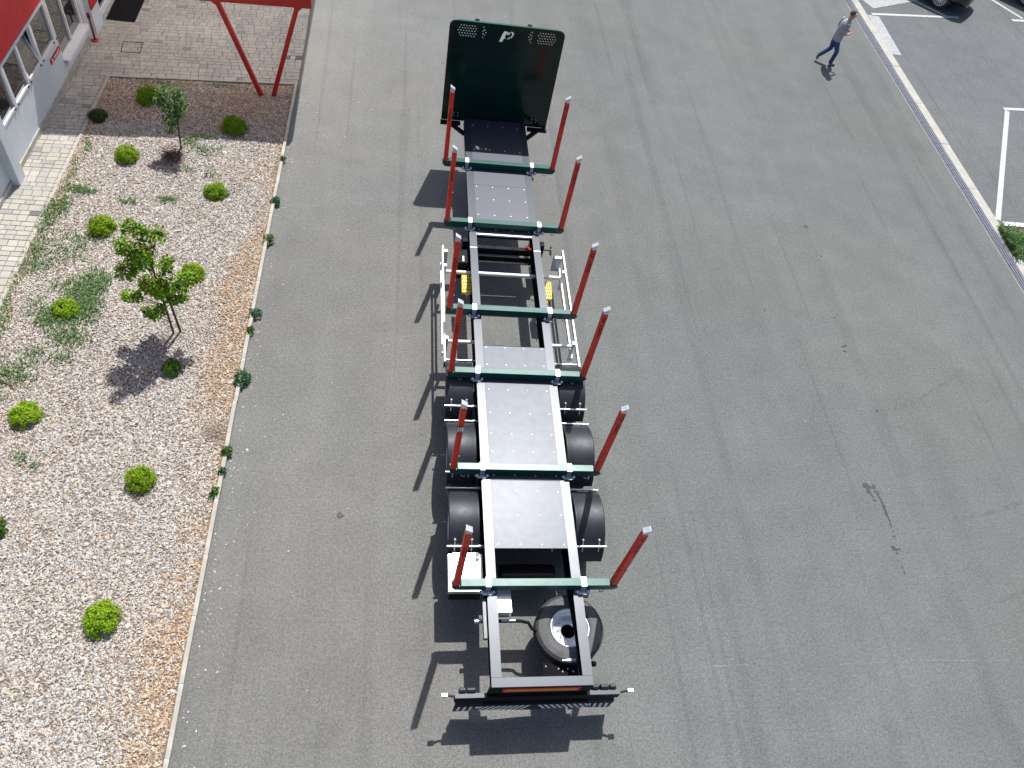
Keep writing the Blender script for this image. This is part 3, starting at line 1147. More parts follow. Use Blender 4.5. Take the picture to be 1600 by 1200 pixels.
def cut_sheet(name, outline, holes, y, th, mat_, parent):
    cu = bpy.data.curves.new(name, 'CURVE')
    cu.dimensions = '2D'
    cu.fill_mode = 'BOTH'
    cu.extrude = th / 2
    for pts in [outline] + holes:
        sp = cu.splines.new('POLY')
        sp.points.add(len(pts) - 1)
        for p, (a, c) in zip(sp.points, pts):
            p.co = (a, c, 0, 1)
        sp.use_cyclic_u = True
    tmp = bpy.data.objects.new(name + '_outline', cu)
    COL.objects.link(tmp)
    dg = bpy.context.evaluated_depsgraph_get()
    me = bpy.data.meshes.new_from_object(tmp.evaluated_get(dg))
    bpy.data.objects.remove(tmp)
    bpy.data.curves.remove(cu)
    me.transform(Matrix.Translation((0, y, 0)) @ Matrix.Rotation(pi / 2, 4, 'X'))
    me.name = name
    me.materials.clear()
    me.materials.append(mat_)
    o = bpy.data.objects.new(name, me)
    COL.objects.link(o)
    o.parent = parent
    return o


def circ(x, z, r, n=8):
    return [(x + r * cos(2 * pi * k / n), z + r * sin(2 * pi * k / n)) for k in range(n)]


outl = [(-1.255, 1.06), (1.255, 1.06), (1.255, 1.20)]
for k in range(7):
    t = (pi / 2) * k / 6
    outl.append((1.255 - 0.13 + 0.13 * cos(t), 3.51 - 0.13 + 0.13 * sin(t)))
for k in range(7):
    t = (pi / 2) * (1 + k / 6)
    outl.append((-1.255 + 0.13 + 0.13 * cos(t), 3.51 - 0.13 + 0.13 * sin(t)))
outl.append((-1.255, 1.20))
hol = []
rows = ((3.418, 6, -1.005), (3.361, 7, -1.034), (3.302, 7, -1.062), (3.243, 7, -1.034), (3.186, 6, -1.005))
for sx in (-1, 1):
    for (z, n, x0) in rows:
        for k in range(n):
            x = x0 + 0.0585 * k
            hol.append(circ(-sx * x, z, 0.0165))
    for (x, z) in ((0.525, 3.418), (0.497, 3.361), (0.468, 3.302), (0.497, 3.243), (0.525, 3.186), (0.53, 3.331), (0.53, 3.272)):
        hol.append(circ(sx * x, z, 0.0165))
hol.append([(-0.165, 3.125), (-0.090, 3.125), (-0.055, 3.215), (-0.015, 3.195), (-0.048, 3.262), (-0.018, 3.315), (0.022, 3.285), (0.062, 3.332), (0.040, 3.368), (0.020, 3.352), (-0.005, 3.376), (-0.075, 3.384), (-0.100, 3.335)])
hol.append([(0.047, 3.378), (0.095, 3.388), (0.132, 3.366), (0.143, 3.325), (0.115, 3.25), (0.02, 3.195), (0.002, 3.222), (0.078, 3.268), (0.104, 3.318), (0.098, 3.346), (0.062, 3.352)])
hb = cut_sheet('headboard', outl, hol, HY, 0.03, M['hb_green'], tr)
q = MB()
zz = 3.512
q.box(-1.10, 1.10, HY - 0.02, HY + 0.035, zz, zz + 0.014)
q.build('top_cap', M['green'], hb)
q = MB()
for x in (-0.72, 0.42):
    q.box(x, x + 0.09, HY + 0.0355, HY + 0.09, 3.46, 3.54)
q.build('top_clip', M['black'], hb)
q = MB()
for x in (-0.645, 0.565):
    q.box(x, x + 0.07, HY + 0.0165, HY + 0.08, 1.07, 3.48)
q.box(-1.15, 1.15, HY + 0.0166, HY + 0.07, 2.3, 2.36)
q.build('stiffener', M['black'], hb)
q = MB()
for sx in (-1, 1):
    for x in (0.88, 0.98):
        for z in (1.20, 1.27):
            q.lathe([(0, -0.028), (0.014, -0.028), (0.014, -0.0152), (0, -0.0152)], (sx * x, HY, z), 'y', 8)
q.build('bolts', M['zinc'], hb)
q = MB()
q.box(-1.27, -0.80, HY - 0.12, HY - 0.017, 0.99, 1.055)
q.box(0.80, 1.27, HY - 0.12, HY - 0.017, 0.99, 1.055)
q.build('lower_bar', M['black'], tr)
for sx in (-1, 1):
    q = MB()
    q.bar((sx * 0.72, HY - 0.52, 1.06), (sx * 1.06, HY - 0.12, 1.06), 0.09, 0.06)
    q.build('brace', M['black'], tr)
q = MB()
q.box(1.16, 1.25, HY + 0.02, HY + 0.06, 1.0, 1.2)
q.build('front_lamp', M['zinc'], tr)

# wheels and mudguards
AX = [3.98, 2.63, 1.29]


def wheel(name, parent, loc, axis_vertical=False, tyre_w=0.385):
    """tyre and rim about the local x axis (or z when it lies flat)"""
    hw = tyre_w / 2
    ax = 'z' if axis_vertical else 'x'
    q = MB()
    q.sm = True
    q.use(M['sidewall'])
    q.lathe([(0.292, hw - 0.035), (0.31, hw - 0.012), (0.36, hw), (0.43, hw - 0.006), (0.485, hw - 0.022)], (0, 0, 0), ax, 48)
    q.lathe([(0.485, -hw + 0.022), (0.43, -hw + 0.006), (0.36, -hw), (0.31, -hw + 0.012), (0.292, -hw + 0.035)], (0, 0, 0), ax, 48)
    q.use(M['rubber'])
    prof = [(0.485, hw - 0.022), (0.515, hw - 0.04)]
    for k in range(5):
        x0 = (hw - 0.05) - (2 * hw - 0.10) * k / 5
        x1 = (hw - 0.05) - (2 * hw - 0.10) * (k + 0.82) / 5
        prof += [(0.531, x0), (0.531, x1), (0.518, x1 - 0.002), (0.518, x1 - (2 * hw - 0.1) * 0.16 / 5)]
    prof += [(0.515, -hw + 0.04), (0.485, -hw + 0.022)]
    q.lathe(prof, (0, 0, 0), ax, 48, smooth=False)
    q.build('tyre', None, parent, loc=loc)
    q = MB()
    q.lathe([(0.290, hw - 0.030), (0.305, hw - 0.016), (0.296, hw - 0.008), (0.282, hw - 0.02), (0.272, hw - 0.07), (0.255, hw - 0.10), (0.245, hw - 0.14), (0.215, hw - 0.150), (0.120, hw - 0.155), (0.112, hw - 0.17)], (0, 0, 0), ax, 40)
    q.lathe([(0.112, hw - 0.205), (0.245, hw - 0.19), (0.285, -hw + 0.03), (0.292, -hw + 0.02)], (0, 0, 0), ax, 40)
    rm = q.build('rim', M['rim'], parent, loc=loc)
    q = MB()
    for k in range(10):
        t = 2 * pi * k / 10
        p = (cos(t) * 0.168, sin(t) * 0.168)
        c = (p[0], p[1], 0) if axis_vertical else (0, p[0], p[1])
        q.lathe([(0.016, hw - 0.153), (0.014, hw - 0.128), (0, hw - 0.126)], c, ax, 6)
    q.build('wheel_nuts', M['zinc'], rm)
    return parent


for ai, y in enumerate(AX):
    q = MB()
    q.tube([(-0.86, y, 0.53), (0.86, y, 0.53)], 0.07, 12)
    q.box(-0.56, -0.44, y - 0.35, y + 0.55, 0.50, 0.62)
    q.box(0.44, 0.56, y - 0.35, y + 0.55, 0.50, 0.62)
    q.build('axle', M['black'], tr)
    for sx in (-1, 1):
        wh = bpy.data.objects.new('wheel', None)
        COL.objects.link(wh)
        wh.parent = tr
        wh.location = (sx * 1.03, y, 0.531)
        if sx < 0:
            wh.rotation_euler = (0, 0, pi)
        wheel('wheel', wh, (0, 0, 0))
        # half-round mudguard
        q = MB()
        xi, xo = (0.78, 1.272) if sx > 0 else (-1.272, -0.78)
        a0, a1 = radians(6 if ai == 2 else 14), radians(176)
        nseg = 28
        rad = 0.625
        q.sm = True
        prof = [(rad - 0.05, xi), (rad - 0.005, xi), (rad + 0.008, xi + 0.006), (rad, xi + 0.03), (rad, xo - 0.03), (rad + 0.008, xo - 0.006), (rad - 0.005, xo), (rad - 0.06, xo)]
        prof2 = [(r_ - 0.007, h_ + (0.006 if h_ < (xi + xo) / 2 else -0.006)) for r_, h_ in prof][::-1]
        q.lathe(prof + prof2 + [prof[0]], (0, y, 0.50), 'x', nseg, pi - a1, pi - a0)
        # a1 end faces the front here: the arc angle is measured from +y
        mg = q.build('mudguard', M['plastic'], tr)
        for (ang, back) in ((36, False), (142, True)):
            t = radians(ang)
            px, pz = y + (rad + 0.030) * cos(t), 0.50 + (rad + 0.030) * sin(t)
            q = MB()
            q.tube([(sx * 0.70, px, pz), (sx * 1.295, px, pz)], 0.019, 10)
            q.lathe([(0.03, 0), (0.03, 0.05)], (sx * 0.74 if sx > 0 else sx * 0.74 - 0.05, px, pz), 'x', 10)
            q.build('mudguard_bar', M['galv'], mg)
            for xx in (0.90, 1.17):
                q = MB()
                if back:
                    pts = []
                    for da in (-9, -3, 3, 9):
                        tt = radians(ang + da)
                        pts.append((sx * xx, y + (rad + 0.012) * cos(tt), 0.50 + (rad + 0.012) * sin(tt)))
                    q.tube(pts, 0.014, 6)
                    q.lathe([(0.0, 0.030), (0.02, 0.028), (0.024, 0.0)], (pts[0][0], pts[0][1], pts[0][2] - 0.01), 'z', 8)
                else:
                    q.bar((sx * xx, px, pz), (sx * xx, y + rad * cos(t - 0.08), 0.50 + rad * sin(t - 0.08)), 0.03, 0.02)
                q.build('mudguard_bracket', M['galv'], mg)
# suspension trailing arms, brake cylinders, air tanks (dark mass under the floor)
for (x, y, z) in ((-0.35, 4.35, 0.62), (0.35, 4.35, 0.62), (-0.3, 0.45, 0.62), (0.3, 0.45, 0.62)):
    q = MB()
    q.lathe([(0, -0.45), (0.11, -0.44), (0.135, -0.40), (0.135, 0.40), (0.11, 0.44), (0, 0.45)], (0, y, z), 'x', 20)
    if x < 0:
        q.build('air_tank', M['mat_rubber'], tr)
# galvanised tool box behind the left rear wheel
q = MB()
q.box(-1.285, -0.735, 0.03, 0.66, 0.80, 0.885)
tb = q.build('tool_box', M['galv'], tr, bevel=0.012)
q = MB()
q.box(-1.25, -0.77, 0.06, 0.64, 0.50, 0.799)
q.build('box_body', M['black'], tb)
q = MB()
q.box(-1.20, -0.82, 0.665, 0.70, 0.80, 0.83)
q.lathe([(0, 0.036), (0.026, 0.030), (0.034, 0.0)], (-0.82, 0.56, 0.886), 'z', 10)
q.lathe([(0, 0.016), (0.03, 0.012), (0.036, 0.0)], (-0.82, 0.645, 0.886), 'z', 10)
q.build('latch', M['zinc'], tb)
q = MB()
q.box(-0.583, -0.36, -0.375, 0.06, 1.08, 1.10)
q.box(-0.583, -0.36, -0.377, -0.365, 0.9, 1.079)
q.build('bracket_plate', M['galv'], tr, bevel=0.004)
q = MB()
q.box(-0.80, -0.745, -0.76, -0.16, 1.02, 1.10)
q.build('side_plate', M['rail'], tr, bevel=0.004)
q = MB()
q.tube([(-0.86, -0.42, 0.86), (-0.2, -0.42, 0.86), (-0.08, -0.44, 0.84), (-0.02, -0.52, 0.80), (0.05, -0.55, 0.78)], 0.026, 10)
q.build('winch_pipe', M['black'], tr)
q = MB()
q.tube([(-0.90, -0.42, 0.86), (-0.80, -0.42, 0.86)], 0.035, 10)
q.tube([(-0.50, -0.42, 0.875), (-0.28, -0.42, 0.875)], 0.02, 10)
q.build('pipe_end', M['zinc'], tr)
# carrier and clamp screw of the spare wheel
q = MB()
q.box(0.12, 0.66, -1.33, -0.98, 0.60, 0.64)
q.box(0.30, 0.36, -1.30, 0.1, 0.38, 0.44)
q.lathe([(0, 0.0), (0.27, 0.0), (0.27, 0.02), (0, 0.02)], (0.575, -0.5, 0.40), 'z', 24)
q.box(0.78, 0.84, -1.30, 0.1, 0.38, 0.44)
cp = q.build('spare_wheel_carrier', M['mat_rubber'], tr)
q = MB()
for (x, y) in ((0.17, -1.04), (0.36, -1.08), (0.42, -1.12), (0.50, -1.08), (0.36, -1.22), (0.58, -1.22), (0.58, -1.12)):
    q.lathe([(0, 0.018), (0.012, 0.016), (0.014, 0.0)], (x, y, 0.64), 'z', 8)
q.build('bolts', M['alu'], cp)
q = MB()
q.tube([(0.40, -1.00, 0.78), (0.46, -1.0, 0.78)], 0.022, 10)
q.tube([(0.46, -1.0, 0.78), (0.54, -1.0, 0.78)], 0.038, 10)
q.tube([(0.54, -1.0, 0.78), (0.60, -1.0, 0.78)], 0.030, 10)
q.build('winch', M['galv'], cp)
q = MB()
q.tube([(0.74, -1.03, 0.84), (0.84, -1.04, 0.80)], 0.018, 8)
q.lathe([(0, 0.06), (0.03, 0.055), (0.045, 0.02), (0.03, -0.03), (0, -0.04)], (0.87, -1.06, 0.78), 'z', 14)
q.build('rubber_buffer', M['plastic'], cp)

# side guards
for sx in (-1, 1):
    x = sx * 1.27
    q = MB()
    q.box(x - 0.018, x + 0.018, 4.42, 7.52, 0.86, 0.96)
    sgd = q.build('side_guard', M['white_metal'], tr, bevel=0.006)
    q = MB()
    q.box(x - 0.018, x + 0.018, 4.95, 7.42, 0.44, 0.54)
    q.build('lower_rail', M['white_metal'], sgd, bevel=0.006)
    q = MB()
    for yy in (6.88, 4.98):
        q.box(x - sx * 0.050 - 0.022, x - sx * 0.050 + 0.022, yy - 0.03, yy + 0.03, 0.42, 0.97)
    q.build('upright', M['galv'], sgd)
    q = MB()
    q.box(x - sx * 0.15 - 0.04, x - sx * 0.02, 7.33, 7.40, 0.52, 0.90)
    q.build('reflector_plate', M['zinc'], sgd)
    q = MB()
    q.box(x - 0.019, x + 0.019, 4.37, 4.419, 0.87, 0.95)
    q.build('end_cap', M['black'], sgd)
    q = MB()
    q.tube([(sx * 0.66, 4.98, 0.86), (x - sx * 0.07, 4.98, 0.86)], 0.036, 12)
    q.build('guard_arm', M['white_metal'], tr)
q = MB()
q.tube([(-1.20, 6.88, 0.78), (1.20, 6.88, 0.78)], 0.040, 12)
q.build('guard_arm', M['white_metal'], tr)
# landing legs, crank, battery box, hoses
for sx in (-1, 1):
    q = MB()
    q.box(sx * 0.80 - 0.06, sx * 0.80 + 0.06, 7.50, 7.64, 0.30, 1.06)
    q.box(sx * 0.80 - 0.13, sx * 0.80 + 0.13, 7.44, 7.70, 0.22, 0.25)
    q.box(sx * 0.80 - 0.05, sx * 0.80 + 0.05, 7.52, 7.62, 0.25, 0.30)
    q.build('landing_leg', M['black'], tr, bevel=0.004)
q = MB()
q.tube([(-0.74, 7.57, 0.55), (0.74, 7.57, 0.55)], 0.03, 8)
q.build('landing_leg_brace', M['black'], tr)
q = MB()
q.tube([(0.80, 7.48, 0.98), (0.98, 7.46, 0.98), (0.98, 7.46, 1.10), (0.98, 7.40, 1.12)], 0.012, 8)
q.tube([(0.98, 7.34, 0.98), (1.0, 7.46, 0.98)], 0.02, 8)
q.build('crank', M['black'], tr)
q = MB()
q.box(-0.96, -0.745, 6.98, 7.36, 0.50, 0.96)
bb = q.build('battery_box', M['black'], tr, bevel=0.01)
q = MB()
q.box(-0.87, -0.835, 7.02, 7.17, 0.961, 0.964)
q.build('label_plate', M['white_paint'], bb)
q = MB()
pts = [(0.44 + 0.12 * t + 0.03 * sin(6 * t), 7.42 + 0.05 * cos(5 * t), 1.045 + 0.04 * sin(3.3 * t)) for t in np.linspace(0, 1, 12)]
q.tube(pts, 0.012, 6)
q.tube([(p[0] + 0.02, p[1] - 0.04, p[2] + 0.01) for p in pts], 0.012, 6)
q.build('air_hose', M['hose'], tr)
# rear lamp bar, under-run beam, striped flap
q = MB().use(M['rail'])
q.box(-1.21, -0.755, -1.505, -1.44, 0.80, 0.815)
q.box(0.755, 1.21, -1.505, -1.44, 0.80, 0.815)
q.use(M['black'])
q.box(-1.21, 1.21, -1.504, -1.44, 0.62, 0.799)
lb = q.build('lamp_bar', None, tr)
for sx in (-1, 1):
    q = MB()
    for k, x0 in enumerate((0.80, 0.92, 1.06)):
        wd = 0.09 if k != 1 else 0.12
        if sx < 0 and k == 0:
            continue
        q.prism([(-1.436, 0.70), (-1.436, 0.84), (-1.41, 0.86), (-1.38, 0.86), (-1.365, 0.84), (-1.365, 0.70)], 'x', sx * x0, sx * (x0 + wd))
    q.build('lamp_housing', M['plastic'], lb, bevel=0.006)
    q = MB().use(M['rubber'])
    q.tube([(sx * 1.20, -1.47, 0.76), (sx * 1.26, -1.465, 0.78), (sx * 1.32, -1.465, 0.82)], 0.018, 8)
    q.use(M['alu'])
    q.box(sx * 1.36 - 0.045, sx * 1.36 + 0.045, -1.49, -1.44, 0.795, 0.855)
    q.build('outline_lamp', None, lb, bevel=0.004)
    q = MB()
    q.box(sx * 0.64 - 0.06, sx * 0.64 + 0.06, -1.43, -1.33, 0.42, 0.97)
    q.build('bar_support', M['black'], tr)
q = MB().use(M['black'])
q.box(-1.18, 1.18, -1.53, -1.42, 0.44, 0.545)
q.use(M['rail'])
q.box(-1.18, -0.78, -1.535, -1.47, 0.546, 0.552)
q.box(0.78, 1.18, -1.535, -1.47, 0.546, 0.552)
q.build('underrun_beam', None, tr, bevel=0.004)
q = MB()
fl = [(-1.19, 0.439), (1.19, 0.439), (1.19, 0.15), (0.95, 0.16), (0.55, 0.19), (0.15, 0.14), (0, 0.13), (-0.15, 0.14), (-0.55, 0.19), (-0.95, 0.16), (-1.19, 0.15)]
q.prism(fl, 'y', -1.515, -1.505)
flap = q.build('spray_flap', M['rubber'], tr)
q = MB()
for sx in (-1, 1):
    for k in range(13):
        x0 = sx * (0.03 + k * 0.088)
        sl = sx * (0.13 if k < 9 else 0.02)
        wd = 0.045 if k < 9 else 0.04
        q.prism([(x0, 0.43), (x0 + sx * wd, 0.43), (x0 + sx * wd + sl, 0.19), (x0 + sl, 0.19)] if True else [(x0, 0.43), (x0 + sx * wd, 0.43), (x0 + sx * wd * 0.6, 0.30), (x0, 0.34)], 'y', -1.519, -1.5155)
q.build('stripe', M['white_paint'], flap)

# spare wheel and chocks hang on the trailer: things of their own
sw = thing('spare_wheel', 'spare wheel lying flat under the rear right frame rail, silver rim upwards', 'wheel', (0.575, -0.50, 0.62))
wheel('spare', sw, (0, 0, 0), True, 0.33)


def chock(x, y, rz, label):
    t = thing('wheel_chock', label, 'wheel chock', (x, y, 0.72), rz, 'yellow wheel chocks on the trailer')
    q = MB()
    prof = [(0, 0), (0, 0.09), (0.04, 0.13), (0.13, 0.13), (0.20, 0.115), (0.44, 0.06), (0.46, 0.03), (0.46, 0)]
    wd = 0.19
    q.prism([(a - 0.2, b_) for a, b_ in prof], 'x', -wd / 2, -wd / 2 + 0.012)
    q.prism([(a - 0.2, b_) for a, b_ in prof], 'x', wd / 2 - 0.012, wd / 2)
    for (a, b_), (c, d) in zip(prof[1:-1], prof[2:]):
        q.bar((0, a - 0.2, b_ - 0.006), (0, c - 0.2, d - 0.006), wd - 0.024, 0.012)
    q.build('shell', M['yellow'], t, bevel=0.003)
    q = MB()
    for r_ in range(5):
        for k in range(4):
            a = 0.02 + r_ * 0.075
            zz = 0.132 if a + 0.2 < 0.35 and False else None
            yy_ = -0.2 + 0.06 + r_ * 0.075
            aa = yy_ + 0.2
            h_ = np.interp(aa, [p[0] for p in prof[1:]], [p[1] for p in prof[1:]])
            q.box(-0.075 + k * 0.042 + (0.012 if r_ % 2 else 0), -0.053 + k * 0.042 + (0.012 if r_ % 2 else 0), yy_, yy_ + 0.03, h_ - 0.006, h_ + 0.002)
    q.build('openings', M['print_black'], t)
    return t


chock(-0.79, 6.58, pi, 'yellow wheel chock outside the left frame rail beside the white side guard')
chock(0.86, 6.52, pi, 'yellow wheel chock half hidden behind the right frame rail')

# ------------------------------------------------------------------ plants


def leaves(P, Nrm, size, cols, seed, mat_, name='foliage', aspect=0.6, fold=0.25, parent=None):
    """small folded leaf blades at points P, facing roughly along Nrm"""
    r = np.random.default_rng(seed)
    n = len(P)
    Nn = Nrm + r.normal(0, 0.45, (n, 3))
    Nn /= np.linalg.norm(Nn, axis=1)[:, None]
    a = r.normal(0, 1, (n, 3))
    a -= (a * Nn).sum(1)[:, None] * Nn
    a /= np.linalg.norm(a, axis=1)[:, None]
    b = np.cross(Nn, a)
    L = (size * r.uniform(0.65, 1.3, n))[:, None]
    W = L * aspect
    p0 = P - a * L * 0.5
    p1 = P + a * L * 0.5 - Nn * L * 0.12
    pl = P + b * W * 0.5 + Nn * W * fold
    pr = P - b * W * 0.5 + Nn * W * fold
    V = np.stack([p0, pr, p1, pl], 1).reshape(-1, 3)
    o = np.arange(n)[:, None] * 4
    tris = np.concatenate([o + np.array([[0, 1, 2]]), o + np.array([[0, 2, 3]])], 1).reshape(-1, 3)
    return np_mesh(name, V, tris=tris, mat=mat_, cols=np.repeat(cols, 2, 0), parent=parent)


def pal(r, n, cs, jit=0.15):
    cs = np.array(cs)
    return cs[r.integers(0, len(cs), n)] * r.uniform(1 - jit, 1 + jit, (n, 1))


YG = [(0.27, 0.44, 0.012), (0.33, 0.50, 0.015), (0.20, 0.35, 0.012), (0.40, 0.55, 0.02), (0.15, 0.28, 0.012)]
DG = [(0.06, 0.16, 0.02), (0.09, 0.21, 0.02), (0.04, 0.11, 0.015), (0.12, 0.25, 0.02)]
SH = {}


def shrub_proto(seed, cs, n=4200):
    r = np.random.default_rng(seed)
    cent = r.normal(0, 1, (70, 3))
    cent[:, 2] = np.abs(cent[:, 2]) + 0.05
    cent /= np.linalg.norm(cent, axis=1)[:, None]
    cent *= r.uniform(0.70, 0.88, (70, 1))
    k = r.integers(0, 70, n)
    d = r.normal(0, 1, (n, 3))
    d /= np.linalg.norm(d, axis=1)[:, None]
    P = cent[k] + d * (0.24 * r.uniform(0.3, 1, (n, 1)) ** 0.5)
    P[:, 2] = np.abs(P[:, 2])
    nr = P / (np.linalg.norm(P, axis=1)[:, None] + 1e-6) + d * 0.5
    P = P * np.array([0.27, 0.27, 0.30]) + np.array([0, 0, 0.03])
    tint = r.uniform(0.85, 1.12, 70)
    cols = pal(r, n, cs) * tint[k][:, None]
    return P, nr, cols


def shrub(x, y, d, label, kind=0, group='ball shrubs in the bark bed', h=1.0, name='ball_shrub', cs=YG):
    t = thing(name, label, 'shrub', (x, y, float(bed_h(np.float64(x), np.float64(y))) - 0.01), random.uniform(0, 6.28), group)
    key = (kind, cs[0])
    if key not in SH:
        P, nr, cols = shrub_proto(40 + kind, cs)
        f = leaves(P, nr, 0.031, cols, 60 + kind, M['leaf'], parent=t)
        q = MB()
        rr = random.Random(kind)
        for k in range(16):
            a = rr.uniform(0, 6.28)
            e = rr.uniform(0.3, 1.3)
            q.tube([(0, 0, 0), (0.1 * cos(a) * cos(e), 0.1 * sin(a) * cos(e), 0.03 + 0.12 * sin(e)), (0.21 * cos(a + .2) * cos(e), 0.21 * sin(a + .2) * cos(e), 0.03 + 0.24 * sin(e))], [0.009, 0.007, 0.003], 5)
        s_ = q.build('stems', M['bark'], t)
        s_['kind'] = 'stuff'
        SH[key] = (f, s_)
    else:
        for c in SH[key]:
            o = c.copy()
            COL.objects.link(o)
            o.parent = t
    sc_ = d / 0.56
    t.scale = (sc_ * random.uniform(.88, 1.12), sc_ * random.uniform(.88, 1.12), sc_ * h)
    t.rotation_euler = (random.uniform(-.12, .12), random.uniform(-.12, .12), t.rotation_euler[2])
    return t


shrub(-8.18, 12.80, 0.60, 'bright yellow green ball shrub behind the leafy sapling by the paving', 0)
shrub(-6.09, 11.86, 0.60, 'rounded shrub in the canopy shade near the red V posts', 1, h=1.0, cs=[(0.22, 0.38, 0.014), (0.28, 0.44, 0.015), (0.16, 0.29, 0.012)])
shrub(-8.21, 10.56, 0.55, 'yellow green ball shrub just outside the shade line, left side of the bed', 2)
shrub(-6.18, 9.58, 0.53, 'yellow green ball shrub with a dark hollow, second one down the kerb side', 3, h=0.85)
shrub(-8.24, 8.26, 0.60, 'yellow green ball shrub to the left of the top of the maple tree', 0, h=0.85)
shrub(-6.23, 7.08, 0.48, 'yellow green ball shrub partly hidden behind the right branch of the maple tree', 1)
shrub(-8.36, 5.96, 0.54, 'yellow green ball shrub sitting in the patch of green weeds', 2, h=0.75)
shrub(-6.25, 4.68, 0.40, 'small dark green ball shrub beside the maple tree shadow', 4, cs=DG, h=1.05)
shrub(-8.40, 3.55, 0.58, 'yellow green ball shrub at the left edge of the picture, below the weeds', 1, h=0.75)
shrub(-6.31, 2.30, 0.54, 'yellow green ball shrub in open bark below the orange bark patch', 3)
shrub(-6.36, -0.04, 0.58, 'yellow green ball shrub nearest the bottom of the picture', 0, h=0.85)
shrub(-8.32, 1.42, 0.50, 'dark green shrub cut off by the left edge of the picture', 4, cs=DG)
shrub(-9.15, 11.95, 0.50, 'small dark shrub at the corner of the bed next to the paved path', 4, cs=[(0.05, 0.10, 0.02), (0.035, 0.075, 0.018), (0.07, 0.12, 0.025)], h=0.7, name='low_shrub')


def tree(name, label, base, clumps, nleaf, cs, red, trunk_top, seed, leaf=0.066, stems=1):
    t = thing(name, label, 'tree', (base[0], base[1], 0.03))
    r = np.random.default_rng(seed)
    q = MB()
    q.tube([(0, 0, -0.03), (trunk_top[0] * 0.5 + 0.01, 0.01, trunk_top[2] * 0.5), (trunk_top[0], trunk_top[1], trunk_top[2])], [0.022, 0.018, 0.012], 8)
    q.build('trunk', M['bark'], t)
    for (x, y, z, rad) in clumps:
        zz = min(trunk_top[2], z * 0.72)
        f = zz / trunk_top[2]
        q = MB()
        st = Vector((trunk_top[0] * f, trunk_top[1] * f, zz))
        en = Vector((x, y, z))
        md = (st + en) / 2 + Vector((0, 0, 0.04))
        q.tube([st, md, en], [0.009, 0.007, 0.003], 5)
        q.build('branch', M['bark'], t)
    Ps, Ns, Cs = [], [], []
    for (x, y, z, rad) in clumps:
        n = int(nleaf * (rad / 0.2) ** 2)
        d = r.normal(0, 1, (n, 3))
        d /= np.linalg.norm(d, axis=1)[:, None]
        p = np.array([x, y, z]) + d * rad * (r.uniform(0.1, 1, (n, 1)) ** 0.6) * np.array([1.0, 1.0, 0.9])
        Ps.append(p)
        Ns.append(d * 0.35 + np.array([0, 0, 0.9]))
        c = pal(r, n, cs, 0.2)
        tip = (r.uniform(0, 1, n) < red) & (d[:, 2] > 0.2)
        c[tip] = np.array([0.19, 0.09, 0.025]) * r.uniform(0.7, 1.3, (tip.sum(), 1))
        Cs.append(c)
    f = leaves(np.concatenate(Ps), np.concatenate(Ns), leaf, np.concatenate(Cs), seed + 1, M['leaf'], 'crown', 0.7, 0.18, t)
    return t


tb_ = (-6.36, 5.56)
cl = [(-6.55, -.05, 2.78, .17), (-6.45, .08, 2.55, .16), (-6.23, .12, 2.47, .19), (-6.40, -.1, 2.28, .20), (-6.80, .05, 2.25, .17), (-6.62, .0, 2.10, .22),
      (-6.80, -.1, 1.78, .22), (-6.58, .15, 1.75, .20), (-6.12, .05, 1.95, .11), (-6.22, .1, 1.72, .15), (-6.32, -.12, 1.45, .25), (-5.95, .0, 1.50, .22), (-5.75, .1, 1.48, .13), (-6.60, .1, 1.25, .20),
      (-6.98, .0, 1.02, .14), (-6.80, -.05, 1.08, .13), (-6.40, .15, 1.08, .22), (-6.14, -.1, 1.15, .18), (-6.02, .05, 1.02, .10), (-6.42, -.15, .85, .14), (-6.70, .0, .62, .14), (-6.64, .05, .46, .12)]
tree('maple_tree', 'young maple tree with reddish leaf tips casting a shadow on the bark', tb_, [(x - tb_[0], y, z - 0.03, r_) for x, y, z, r_ in cl], 210,
     [(0.13, 0.28, 0.014), (0.18, 0.36, 0.018), (0.075, 0.19, 0.012), (0.27, 0.44, 0.02), (0.21, 0.38, 0.02)], 0.22, (-0.06, 0.02, 2.45), 5)
q = MB()
q.tube([(0, 0, -0.05), (0.0, 0.0, 1.3)], 0.022, 8)
st = tag(q.build('tree_stake', M['bark'], loc=(-6.24, 5.60, 0.05)), 'thin wooden stake beside the trunk of the maple tree', 'stake')
st.rotation_euler = (0, -0.05, 0)
tb2 = (-7.16, 11.03)
cl2 = [(-7.02, 0, 1.52, .17), (-7.32, .1, 1.42, .16), (-6.92, -.05, 1.32, .15), (-7.22, .0, 1.20, .20), (-7.00, .05, 1.10, .15), (-7.22, -.05, .95, .18), (-7.06, .05, .88, .14), (-7.42, .0, 1.22, .13), (-7.24, .02, .70, .15), (-7.30, -.03, .50, .11)]
tree('sapling', 'slender sapling with narrow dark leaves on a thin bare stem', tb2, [(x - tb2[0], y, z, r_) for x, y, z, r_ in cl2], 190,
     [(0.07, 0.20, 0.04), (0.11, 0.27, 0.06), (0.05, 0.14, 0.03), (0.22, 0.36, 0.12)], 0.0, (0.08, 0.0, 1.35), 15, 0.06)


